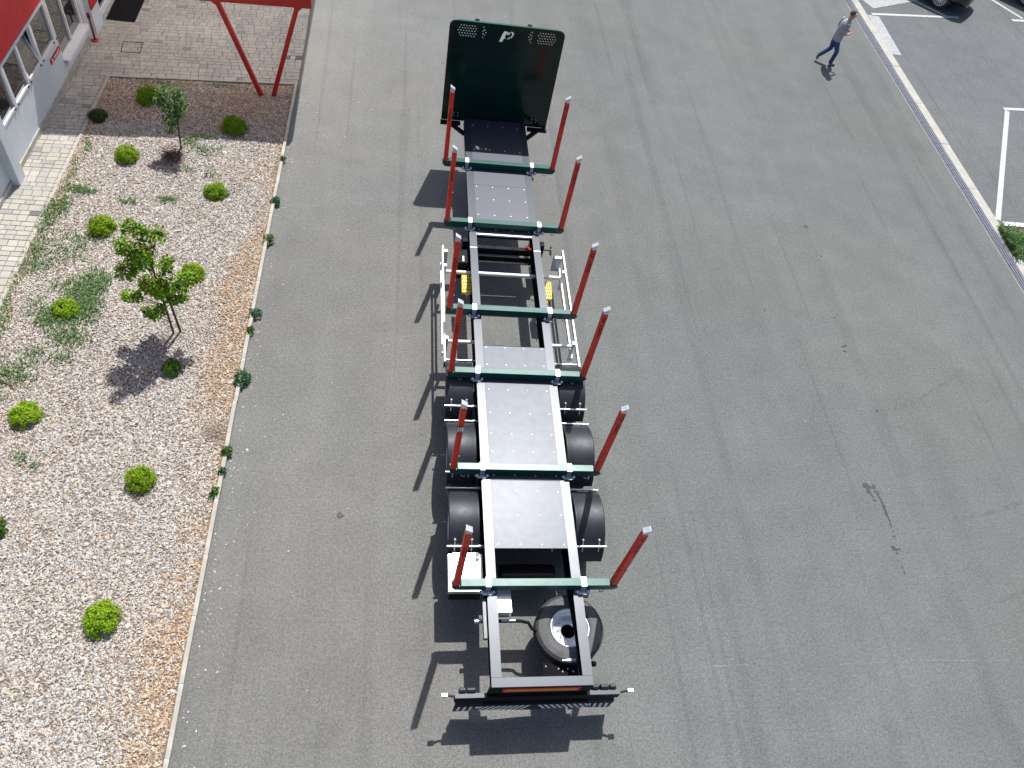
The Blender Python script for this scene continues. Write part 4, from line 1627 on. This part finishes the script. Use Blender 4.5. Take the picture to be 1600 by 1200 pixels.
def blades(name, pts, hgt, cs, seed, parent=None, spread=0.5):
    """grass and weed blades: thin bent strips"""
    r = np.random.default_rng(seed)
    n = len(pts)
    a = r.uniform(0, 2 * pi, n)
    L = hgt * r.uniform(0.5, 1.3, n)
    ln = spread * r.uniform(0.2, 1.0, n)
    wv = 0.006 + 0.006 * r.uniform(0, 1, n)
    d = np.stack([np.cos(a), np.sin(a), np.zeros(n)], 1)
    s_ = np.stack([-np.sin(a), np.cos(a), np.zeros(n)], 1)
    up = np.array([0, 0, 1.0])
    p0 = pts
    p1 = pts + d * (L * ln * 0.4)[:, None] + up * (L * 0.55)[:, None]
    p2 = pts + d * (L * ln)[:, None] + up * (L * (1.0 - 0.4 * ln))[:, None]
    V = np.stack([p0 - s_ * wv[:, None], p0 + s_ * wv[:, None], p1 + s_ * wv[:, None] * 0.8, p1 - s_ * wv[:, None] * 0.8, p2], 1).reshape(-1, 3)
    o = np.arange(n)[:, None] * 5
    quads = o + np.array([[0, 1, 2, 3]])
    tris = o + np.array([[3, 2, 4]])
    c = pal(r, n, cs, 0.25)
    return np_mesh(name, V, quads=quads, tris=tris, mat=M['leaf'], cols=np.concatenate([c, c]), parent=parent)


WEED = [(0.15, 0.27, 0.09), (0.20, 0.33, 0.12), (0.11, 0.21, 0.07), (0.28, 0.37, 0.18), (0.17, 0.30, 0.13)]
pp = []
for (x, y, sx, sy, n) in ((-8.12, 6.35, .22, .32, 1500), (-8.28, 5.85, .30, .20, 1000), (-8.0, 6.75, .14, .2, 500), (-8.62, 5.75, .12, .14, 300), (-8.05, 5.30, .18, .14, 260), (-8.3, 5.35, .16, .12, 220),
                          (-8.15, 4.85, .12, .12, 120), (-8.78, 4.55, .22, .22, 330), (-9.05, 4.40, .16, .16, 200), (-9.30, 8.45, .10, .35, 420), (-9.15, 8.85, .10, .2, 260), (-9.02, 9.40, .16, .08, 200), (-8.75, 9.35, .12, .06, 130),
                          (-9.30, 7.35, .12, .30, 330), (-9.05, 7.1, .2, .15, 160), (-9.38, 5.6, .08, .3, 200), (-8.72, 7.55, .25, .18, 260), (-8.55, 7.95, .3, .15, 200), (-8.45, 6.6, .25, .12, 220), (-7.9, 9.15, .12, .05, 110),
                          (-7.15, 9.30, .14, .06, 130), (-7.0, 11.3, .12, .12, 160), (-6.6, 11.0, .22, .10, 130), (-6.72, 11.45, .16, .06, 110), (-9.12, 10.85, .06, .18, 90), (-6.4, 10.2, .1, .1, 50), (-6.0, 9.6, .12, .06, 80),
                          (-8.3, 2.75, .07, .07, 60), (-8.0, 2.55, .05, .05, 40), (-9.0, 3.9, .1, .1, 60), (-8.95, 6.1, .1, .2, 100), (-6.9, 10.3, .09, .08, 60), (-9.2, 9.9, .05, .3, 80), (-9.45, 6.5, .06, .3, 120), (-8.62, 4.95, .1, .08, 90), (-8.2, 13.5, .3, .06, 80), (-6.6, 13.6, .3, .05, 80)):
    g_ = rng.normal(0, 1, (n, 2))
    k = (np.abs(g_) < 1.9).all(1)
    g_ = g_[k]
    pp.append(np.stack([x + g_[:, 0] * sx, y + g_[:, 1] * sy, np.full(len(g_), 0.0)], 1))
pp = np.concatenate(pp)
pp[:, 2] = bed_h(pp[:, 0], pp[:, 1]) - 0.01
tag(blades('weeds', pp, 0.10, WEED, 71, spread=1.0), kind='stuff')


def weed(x, y, d, label, seed, cs, big=False, z=0.05):
    t = thing('weed_plant', label, 'weed', (x, y, z), 0, 'weeds along the kerb')
    r = np.random.default_rng(seed)
    n = int(170 * (d / 0.3) ** 2) + 26
    lob = r.uniform(0.55, 1.25, 9)
    a = r.uniform(0, 2 * pi, n)
    rr = d / 2 * np.sqrt(r.uniform(0, 1, n)) * lob[(a / 6.2832 * 9).astype(int) % 9]
    zz = r.uniform(0.1, 1.0, n) * 0.13 * np.clip(1.1 - 0.7 * rr / (d / 2), 0.15, 1)
    P = np.stack([rr * np.cos(a), rr * np.sin(a) * 1.2, zz], 1)
    nr = np.stack([np.cos(a) * .4, np.sin(a) * .4, np.full(n, .8)], 1)
    leaves(P, nr, 0.072, pal(r, n, cs, .3), seed, M['leaf'], 'foliage', 0.42, 0.15, t)
    q = MB()
    for k in range(7):
        b_ = r.uniform(0, 6.28)
        q.tube([(0, 0, -0.05), (d * 0.2 * cos(b_), d * .2 * sin(b_), 0.05), (d * 0.4 * cos(b_), d * .4 * sin(b_), 0.11)], 0.004, 4)
    s_ = q.build('stems', M['leaf'], t)
    s_['kind'] = 'stuff'
    return t


BG = [(0.05, 0.14, 0.06), (0.07, 0.18, 0.075), (0.035, 0.10, 0.045), (0.11, 0.23, 0.10)]
GG = [(0.10, 0.20, 0.04), (0.14, 0.26, 0.05), (0.07, 0.15, 0.03)]
weed(kx(4.45) + 0.02, 4.50, 0.36, 'large bushy blue green weed growing over the kerb', 81, BG)
weed(kx(6.1) + .02, 6.12, 0.22, 'upper of two weeds close together on the kerb right of the maple stem', 82, BG)
weed(kx(5.65), 5.68, 0.17, 'lower of two weeds close together on the kerb right of the maple stem', 83, GG)
weed(kx(8.2) + .02, 8.22, 0.24, 'weed on the kerb level with the top of the maple tree', 84, GG)
weed(kx(9.4) + .02, 9.45, 0.22, 'weed on the kerb level with the gap between the first trailer deck boards', 85, BG)
weed(kx(10.85), 10.90, 0.13, 'small weed at the kerb just below the canopy shadow', 86, GG)
weed(kx(2.9) - .02, 2.93, 0.20, 'weed at the kerb beside the orange bark patch, upper of a loose row', 87, GG)
weed(kx(2.5) - .02, 2.52, 0.14, 'small weed at the kerb in the middle of a loose row', 88, BG)
weed(kx(2.1) - .08, 2.12, 0.18, 'weed inside the kerb at the lower end of a loose row', 89, GG)
ds = thing('dead_shrub', 'low dead brown shrub of bare twigs below the sapling', 'shrub', (-7.27, 10.72, 0.05))
rd = random.Random(9)
q = MB()
for k in range(60):
    a, e = rd.uniform(0, 6.28), rd.uniform(0.25, 1.2)
    r0, L_ = rd.uniform(0, .06), rd.uniform(.16, .34)
    p1 = Vector((r0 * cos(a) + L_ * .5 * cos(a) * cos(e), r0 * sin(a) + L_ * .5 * sin(a) * cos(e), L_ * .5 * sin(e)))
    p2 = p1 + Vector((L_ * .5 * cos(a + .4) * cos(e * .7), L_ * .5 * sin(a + .4) * cos(e * .7), L_ * .5 * sin(e * .7)))
    q.tube([(r0 * cos(a), r0 * sin(a), -.03), p1, p2], [.007, .005, .002], 4)
q.build('twigs', M['bark'], ds)['kind'] = 'stuff'
n = 160
r_ = np.random.default_rng(77)
a_ = r_.uniform(0, 6.28, n)
d_ = .28 * np.sqrt(r_.uniform(0, 1, n))
leaves(np.stack([d_ * np.cos(a_), d_ * np.sin(a_), r_.uniform(.02, .2, n)], 1), np.tile([0, 0, 1.0], (n, 1)), .045, pal(r_, n, [(.14, .08, .05), (.10, .055, .04), (.19, .12, .08)], .3), 78, M['leaf'], 'dry_leaves', .5, .2, ds)['kind'] = 'stuff'
q = MB()
q.tube([(-0.16, 0.10, 0.01), (-.02, 0.01, 0.03), (0.13, -0.09, 0.012)], [0.012, 0.014, 0.008], 6)
tag(q.build('stick', M['bark'], loc=(-8.93, 4.24, 0.06)), 'dark stick lying on the bark at the left edge of the picture', 'stick')
# green growth at the end of the parking row
n = 2600
px_ = 13.66 + rng.exponential(0.5, n)
py_ = 9.80 + rng.normal(0, 0.30, n)
k = (py_ > 9.25) & (py_ < 10.50)
P = np.stack([px_, py_, 0.03 + rng.uniform(0, 0.26, n) * np.exp(-((py_ - 9.85) / .4) ** 2)], 1)[k]
tag(leaves(P, np.tile([0, 0, 1.0], (len(P), 1)), 0.07, pal(rng, len(P), WEED + GG, .25), 91, M['leaf'], 'ground_cover', 0.4, 0.15), kind='stuff')
pp = np.stack([13.62 + rng.exponential(0.35, 900), 9.8 + rng.normal(0, .3, 900), np.full(900, 0.03)], 1)
pp = pp[(pp[:, 1] > 9.2) & (pp[:, 1] < 10.5)]
tag(blades('ground_cover', pp, 0.28, GG + WEED, 92, spread=0.9), kind='stuff')

# ------------------------------------------------------------------ marks on the asphalt


def splat(x, y, rx, ry, rot=0.0, m='oil', seed=0):
    r = random.Random(seed + int(x * 100))
    n = 14
    pts = []
    for k in range(n):
        t = 2 * pi * k / n
        f = r.uniform(0.55, 1.15)
        a, b_ = rx * f * cos(t), ry * f * sin(t)
        pts.append((x + a * cos(rot) - b_ * sin(rot), y + a * sin(rot) + b_ * cos(rot)))
    return pts


q = MB()
for i, (x, y, rx, ry, rot) in enumerate(((7.03, 2.50, .09, .06, 0), (7.14, 2.49, .05, .05, 0), (6.98, 2.53, .04, .03, 0), (7.02, 2.40, .03, .06, 0), (7.00, 2.36, .03, .03, 0), (7.05, 2.28, .015, .05, .3), (7.07, 2.18, .025, .02, 0), (7.14, 2.37, .018, .02, 0),
                                       (7.19, 2.34, .022, .05, -.1), (7.20, 2.22, .018, .06, .1), (7.21, 2.08, .022, .09, .05), (7.21, 1.93, .022, .08, 0.05), (7.22, 1.78, .012, .06, 0.05), (7.21, 1.65, .010, .05, 0), (7.21, 1.53, .015, .015, 0),
                                       (7.17, 1.42, .012, .012, 0), (7.20, 1.42, .016, .014, 0), (7.09, 1.18, .035, .05, .3), (7.13, 1.15, .02, .02, 0), (7.20, 1.17, .02, .018, 0), (7.12, 1.08, .02, .012, 0), (7.09, .93, .01, .01, 0), (7.12, .80, .008, .03, 0), (7.12, .70, .01, .03, 0),
                                       (-3.02, 1.75, .05, .045, 0), (8.02, 9.95, .05, .04, 0), (7.73, 6.05, .06, .03, 0.2), (7.70, 5.9, .03, .02, 0), (7.78, 6.9, .02, .02, 0), (8.1, 8.9, .02, .02, 0), (6.1, 7.0, .02, .02, 0), (7.9, 4.3, .03, .02, .4))):
    pts = splat(x, y, rx * 1.35, ry * 1.35, rot, seed=i)
    q.add([(a, b_, 0.0045 + 0.0002 * i) for a, b_ in pts], [tuple(range(len(pts)))])
tag(q.build('oil_stain', M['oil'], fix=False), kind='stuff')
q = MB()
r_ = random.Random(4)
for i in range(46):
    x, y = r_.choice([(7.45 + r_.gauss(0, .12), 2.42 + r_.gauss(0, .03)), (6.4 + r_.gauss(0, .15), 4.0 + r_.gauss(0, .03)), (7.1 + r_.gauss(0, .5), 2.6 + r_.gauss(0, .35)), (r_.uniform(-4.6, 10), r_.uniform(-1, 14)), (8.3 + r_.gauss(0, .12), 3.95 + r_.gauss(0, .02)), (-4.2 + r_.gauss(0, .2), r_.uniform(7, 13))])
    pts = splat(x, y, r_.uniform(.01, .04), r_.uniform(.008, .018), r_.gauss(0, .3), seed=i)
    q.add([(a, b_, 0.0045 + 0.0002 * i) for a, b_ in pts], [tuple(range(len(pts)))])
tag(q.build('chalk_marks', M['scuff'], fix=False), kind='stuff')
q = MB()
for (x0, y0, x1, y1, bend) in ((8.5, 1.75, 11.6, 2.75, .35), (8.7, 0.1, 11.6, 1.35, .3), (7.9, 4.2, 10.6, 5.6, .3)):
    n = 26
    for k in range(n):
        if (k * 7) % 5 == 0:
            continue
        t0, t1 = k / n, (k + .9) / n
        f0 = lambda t: (x0 + (x1 - x0) * t, y0 + (y1 - y0) * t - bend * 4 * t * (1 - t) * .5)
        (a, b_), (c, d) = f0(t0), f0(t1)
        q.add([(a, b_, .0042), (c, d, .0042), (c, d + .08, .0042), (a, b_ + .08, .0042)], [(0, 1, 2, 3)])
tag(q.build('tyre_mark', M['tyre_mark'], fix=False), kind='structure')
# a pale joint in the surfacing
q = MB()
xs = np.linspace(2.75, 12.0, 30)
for a_, b_ in zip(xs[:-1], xs[1:]):
    if random.random() < 0.4:
        ya = -0.9 + 0.012 * sin(a_ * 2.1)
        q.add([(a_, ya, .004), (b_ - .02, ya + .004, .004), (b_ - .02, ya + .012, .004), (a_, ya + .009, .004)], [(0, 1, 2, 3)])
tag(q.build('surface_joint', M['scuff'], fix=False), kind='structure')

# ------------------------------------------------------------------ walking man


def skin_mesh(name, verts, edges, radii, m, parent=None, root=0, sub=2, loc=None):
    me = bpy.data.meshes.new(name)
    me.from_pydata(verts, edges, [])
    o = bpy.data.objects.new(name, me)
    COL.objects.link(o)
    md = o.modifiers.new('skin', 'SKIN')
    md.use_smooth_shade = True
    sv = me.skin_vertices[0].data
    for i, r in enumerate(radii):
        sv[i].radius = r if isinstance(r, tuple) else (r, r)
        sv[i].use_root = (i in root) if isinstance(root, (list, tuple)) else (i == root)
    ss = o.modifiers.new('sub', 'SUBSURF')
    ss.levels = ss.render_levels = sub
    me.materials.append(m)
    dg = bpy.context.evaluated_depsgraph_get()
    m2 = bpy.data.meshes.new_from_object(o.evaluated_get(dg))
    o.modifiers.clear()
    o.data = m2
    m2.name = name
    if parent:
        o.parent = parent
    if loc is not None:
        o.location = loc
    return o


MX, MY = 11.10, 17.78
man = thing('person', 'man in grey T-shirt and blue jeans walking with his hands together', 'person', (MX, MY, 0))
V = []
E_ = []
RR = []


def jn(p, r, frm=None):
    V.append((p[0] - MX, p[1] - MY, p[2]))
    RR.append(r)
    if frm is not None:
        E_.append((frm, len(V) - 1))
    return len(V) - 1


pel = jn((11.06, MY, 0.92), 0.085)
ab = jn((11.07, MY, 1.08), 0.09, pel)
ch = jn((11.10, MY, 1.26), 0.10, ab)
nk0 = jn((11.13, MY, 1.42), 0.06, ch)
nk = jn((11.15, MY, 1.46), 0.055, nk0)
hd0 = jn((11.185, MY, 1.535), 0.09, nk)
hd1 = jn((11.195, MY, 1.615), 0.102, hd0)
hd2 = jn((11.185, MY, 1.665), 0.08, hd1)
hands = []
for s_ in (-1, 1):
    sh = jn((11.10, MY + s_ * 0.19, 1.37), 0.062, ch)
    el = jn((11.05, MY + s_ * 0.24, 1.09), 0.044, sh)
    wr = jn((11.27, MY + s_ * 0.11, 1.05), 0.029, el)
    pa = jn((11.345, MY + s_ * 0.065, 1.065), (0.036, 0.022), wr)
    hands.append((pa, s_))
    for f_, (dx, dz, ln) in enumerate(((0.05, 0.028, .9), (0.055, 0.010, 1.0), (0.052, -0.010, .95), (0.045, -0.027, .75))):
        k1 = jn((11.345 + dx * 0.8, MY + s_ * 0.050, 1.065 + dz), 0.010, pa)
        jn((11.345 + dx * 0.8 + 0.030 * ln, MY + s_ * 0.012, 1.065 + dz - 0.006), 0.008, k1)
    th1 = jn((11.335, MY + s_ * 0.045, 1.105), 0.011, pa)
    jn((11.37, MY + s_ * 0.012, 1.115), 0.009, th1)
hipL = jn((11.07, MY - 0.085, 0.80), 0.06, pel)
knL = jn((11.20, MY - 0.10, 0.48), 0.058, hipL)
anL = jn((11.17, MY - 0.10, 0.10), 0.038, knL)
toL = jn((11.30, MY - 0.10, 0.045), 0.034, anL)
hipR = jn((11.05, MY + 0.085, 0.80), 0.06, pel)
knR = jn((11.06, MY + 0.10, 0.46), 0.058, hipR)
anR = jn((10.79, MY + 0.10, 0.22), 0.038, knR)
toR = jn((10.80, MY + 0.10, 0.09), 0.034, anR)
skin_mesh('body', V, E_, RR, M['skin'], man, pel)
B_ = Vector((MX, MY, 0))


def rel(*ps):
    return [(p[0] - MX, p[1] - MY, p[2]) for p in ps]




def loft(rings, n=16):
    """closed elliptical rings (x, y, z, rx, ry) joined into one smooth hull"""
    q = MB()
    vs, fs = [], []
    for (x, y, z, rx, ry) in rings:
        for k in range(n):
            t = 2 * pi * k / n
            vs.append((x - MX + rx * cos(t), y - MY + ry * sin(t), z))
    for i in range(len(rings) - 1):
        for k in range(n):
            k2 = (k + 1) % n
            fs.append((i * n + k, i * n + k2, (i + 1) * n + k2, (i + 1) * n + k))
    fs.append(tuple(range(n))[::-1])
    fs.append(tuple(range((len(rings) - 1) * n, len(rings) * n)))
    q.add(vs, fs, True)
    return q


q = loft([(11.055, MY, .80, .125, .19), (11.06, MY, .84, .13, .195), (11.06, MY, .98, .125, .18), (11.085, MY, 1.15, .135, .19), (11.10, MY, 1.30, .13, .205), (11.115, MY, 1.385, .11, .19), (11.13, MY, 1.43, .075, .11), (11.14, MY, 1.45, .058, .065)])
for s_ in (-1, 1):
    q.tube(rel((11.10, MY + s_ * .13, 1.375), (11.10, MY + s_ * .195, 1.355), (11.08, MY + s_ * .225, 1.25), (11.065, MY + s_ * .235, 1.14)), [.07, .078, .072, .068], 12)
q.build('shirt', M['shirt'], man)
q = loft([(11.06, MY, .93, .11, .16), (11.06, MY, .86, .118, .172), (11.06, MY, .78, .118, .17), (11.065, MY, .71, .09, .12)])
q.tube(rel((11.06, MY - .085, .80), (11.10, MY - .095, .66), (11.195, MY - .10, .47), (11.185, MY - .10, .30), (11.165, MY - .10, .075)), [.088, .088, .068, .064, .062], 14)
q.tube(rel((11.055, MY + .085, .80), (11.055, MY + .095, .66), (11.06, MY + .10, .46), (10.93, MY + .10, .33), (10.775, MY + .10, .185)), [.088, .088, .070, .064, .060], 14)
q.build('jeans', M['jeans'], man)
skin_mesh('shoe', rel((11.13, MY - .10, .05), (11.22, MY - .10, .05), (11.36, MY - .10, .038)), [(0, 1), (1, 2)], [0.048, 0.05, 0.036], M['shoe'], man, sub=1)
skin_mesh('shoe', rel((10.755, MY + .10, .20), (10.77, MY + .10, .11), (10.81, MY + .10, .038)), [(0, 1), (1, 2)], [0.048, 0.05, 0.036], M['shoe'], man, sub=1)
skin_mesh('hair', rel((11.125, MY, 1.58), (11.145, MY, 1.65), (11.19, MY, 1.70), (11.245, MY, 1.695)), [(0, 1), (1, 2), (2, 3)], [0.074, 0.09, 0.078, 0.05], M['hair'], man)
for s_ in (-1, 1):
    q = MB()
    q.lathe([(0.0, -.008), (0.02, -.006), (0.026, 0.0), (0.02, 0.006), (0, 0.008)], (11.18 - MX, s_ * 0.088, 1.56), 'y', 10)
    q.build('ear', M['skin'], man)
    q = MB()
    q.lathe([(0.0, .008), (0.008, .006), (0.011, 0.0)], (11.283 - MX, s_ * 0.034, 1.585), 'z', 8)
    q.build('eye', M['print_black'], man)
q = MB()
q.prism([(11.285 - MX, 1.585), (11.315 - MX, 1.55), (11.28 - MX, 1.542)], 'y', -0.013, 0.013)
q.build('nose', M['skin'], man, bevel=0.004)
q = MB()
q.box(11.265 - MX, 11.280 - MX, -0.022, 0.022, 1.512, 1.520)
q.build('mouth', M['dark_red'], man)

# ------------------------------------------------------------------ parked cars
CD = math.atan2(0.69, -0.72)


def car(label, wx, wy):
    """dark saloon; origin midway between the rear wheels, nose along +x; (wx, wy) is the near rear wheel"""
    left = Vector((-sin(CD), cos(CD)))
    o_ = Vector((wx, wy)) - left * 0.80
    t = thing('parked_car', label, 'car', (o_.x, o_.y, 0.004), CD, 'dark cars in the parking bays')
    st_ = [(-0.96, .40, .44, .66), (-0.945, .58, .36, .74), (-0.89, .73, .30, .84), (-0.78, .83, .28, .92), (-0.6, .89, .27, .96), (-0.2, .91, .26, .98), (0.6, .91, .24, .97), (1.6, .91, .24, .95), (2.5, .90, .24, .90), (3.1, .88, .26, .82), (3.5, .80, .30, .70), (3.62, .66, .40, .60)]
    q = MB()
    q.sm = True
    vs, L = [], 0
    for (x, w_, zb, zs) in st_:
        h = [(0.0, zb), (w_ * .80, zb), (w_ * .97, zb + .10), (w_, (zb + zs) * .5), (w_ * .97, zs - .10), (w_ * .90, zs), (w_ * .5, zs + .03), (0, zs + .04)]
        ring = [(x, -a, b_) for a, b_ in h] + [(x, a, b_) for a, b_ in h[-2:0:-1]]
        L = len(ring)
        vs += ring
    fs = []
    for i in range(len(st_) - 1):
        for k in range(L):
            k2 = (k + 1) % L
            fs.append((i * L + k, i * L + k2, (i + 1) * L + k2, (i + 1) * L + k))
    fs.append(tuple(range(L)))
    fs.append(tuple(range((len(st_) - 1) * L, len(st_) * L))[::-1])
    q.add(vs, fs, True)
    b_ = q.build('body', M['car'], t)
    sm = b_.modifiers.new('sub', 'SUBSURF')
    sm.levels = sm.render_levels = 2
    # cabin
    gs = [(-0.62, .70, .98, 1.0), (-0.25, .70, .98, 1.28), (0.35, .66, .98, 1.43), (1.1, .66, .98, 1.43), (1.75, .70, .98, 1.18), (2.1, .72, .96, .985)]
    q = MB()
    vs = []
    for (x, w_, zb, zt) in gs:
        vs += [(x, -w_ * 1.16, zb), (x, -w_ * .95, zt - .03), (x, -w_ * .8, zt), (x, w_ * .8, zt), (x, w_ * .95, zt - .03), (x, w_ * 1.16, zb)]
    fs = []
    for i in range(len(gs) - 1):
        for k in range(5):
            fs.append((i * 6 + k, i * 6 + k + 1, (i + 1) * 6 + k + 1, (i + 1) * 6 + k))
    q.add(vs, fs, True)
    q.build('window', M['car_glass'], t)
    q = MB()
    q.box(0.2, 1.3, -.56, .56, 1.425, 1.452)
    rf = q.build('roof', M['car'], t, bevel=0.02)
    for sy in (-1, 1):
        for xx in (0.0, 2.75):
            wh = bpy.data.objects.new('wheel', None)
            COL.objects.link(wh)
            wh.parent = t
            wh.location = (xx, sy * 0.80, 0.335)
            wh.rotation_euler = (0, 0, pi / 2 if sy > 0 else -pi / 2)
            q = MB()
            q.sm = True
            q.lathe([(0.225, 0.10), (0.25, 0.115), (0.31, 0.11), (0.332, 0.085), (0.335, 0), (0.332, -0.085), (0.30, -0.11), (0.225, -0.10)], (0, 0, 0), 'x', 32)
            q.build('tyre', M['rubber'], wh)
            q = MB()
            q.lathe([(0.228, 0.10), (0.222, 0.112), (0.205, 0.10), (0.20, 0.05), (0.20, -0.08)], (0, 0, 0), 'x', 32)
            q.lathe([(0, 0.105), (0.045, 0.103), (0.05, 0.09), (0.05, 0.05)], (0, 0, 0), 'x', 14)
            for k in range(16):
                a = 2 * pi * k / 16
                q.bar((0.088, 0.04 * cos(a), 0.04 * sin(a)), (0.096, 0.212 * cos(a + .05), 0.212 * sin(a + .05)), 0.022, 0.02, (1, 0, 0))
            q.build('rim', M['alu'], wh)
            q = MB()
            q.lathe([(0.34, -0.02), (0.40, 0.0), (0.41, 0.012), (0.40, 0.02), (0.34, 0.022)], (0, 0, 0.0), 'x', 24, radians(-8), radians(188))
            q.lathe([(0.0, 0.04), (0.2, 0.04)], (0, 0, 0), 'x', 24)
            q.build('wheel_arch', M['print_black'], wh)
    for sy in (-1, 1):
        q = MB()
        q.box(-.90, -.78, sy * .62 - .14, sy * .62 + .12, .72, .83)
        q.build('tail_lamp', M['tail'], t, bevel=.03)
        q = MB()
        q.box(-.935, -.87, sy * .58 - .10, sy * .58 + .06, .43, .455)
        q.build('rear_reflector', M['tail'], t)
        q = MB()
        q.box(-.93, -.86, sy * .50 - .15, sy * .50 + .10, .345, .372)
        q.build('exhaust_trim', M['chrome'], t, bevel=.008)
    q = MB()
    q.box(-.975, -.93, -.26, .26, .53, .64)
    q.build('number_plate', M['white_paint'], t)
    return t


car('dark saloon car cut off by the top edge with its shadow on the bay line', 16.88, 22.36)
car('dark car in the farthest bay at the top right corner', 20.95, 23.35)


# ------------------------------------------------------------------ separate the pieces one can tell apart, mark the tiny ones


def split_islands(o):
    """every loose piece of a mesh becomes an object of its own beside it"""
    me = o.data
    nv = len(me.vertices)
    par = list(range(nv))

    def find(a):
        while par[a] != a:
            par[a] = par[par[a]]
            a = par[a]
        return a
    for e in me.edges:
        a, b_ = find(e.vertices[0]), find(e.vertices[1])
        if a != b_:
            par[a] = b_
    groups = {}
    for p in me.polygons:
        groups.setdefault(find(p.vertices[0]), []).append(p)
    if len(groups) < 2:
        return
    for ps in groups.values():
        ids = sorted({v for p in ps for v in p.vertices})
        mp = {v: k for k, v in enumerate(ids)}
        m2 = bpy.data.meshes.new(o.name.split('.')[0])
        m2.from_pydata([me.vertices[v].co for v in ids], [], [[mp[v] for v in p.vertices] for p in ps])
        for m_ in me.materials:
            m2.materials.append(m_)
        m2.polygons.foreach_set('material_index', [p.material_index for p in ps])
        m2.polygons.foreach_set('use_smooth', [p.use_smooth for p in ps])
        c = o.copy()
        c.data = m2
        COL.objects.link(c)
    bpy.data.objects.remove(o)


for o in list(S.objects):
    if o.type != 'MESH':
        continue
    nm_ = o.name.split('.')[0]
    if nm_ in ('upright', 'lamp_housing', 'stripe', 'lower_bar', 'stiffener', 'top_clip', 'pipe_end'):
        split_islands(o)
    elif nm_ in ('bolts', 'lettering', 'pins', 'wheel_nuts', 'openings', 'latch', 'lashing_eye', 'clamp_foot', 'hinges', 'underframe', 'valve_bracket', 'air_hose'):
        o['kind'] = 'stuff'
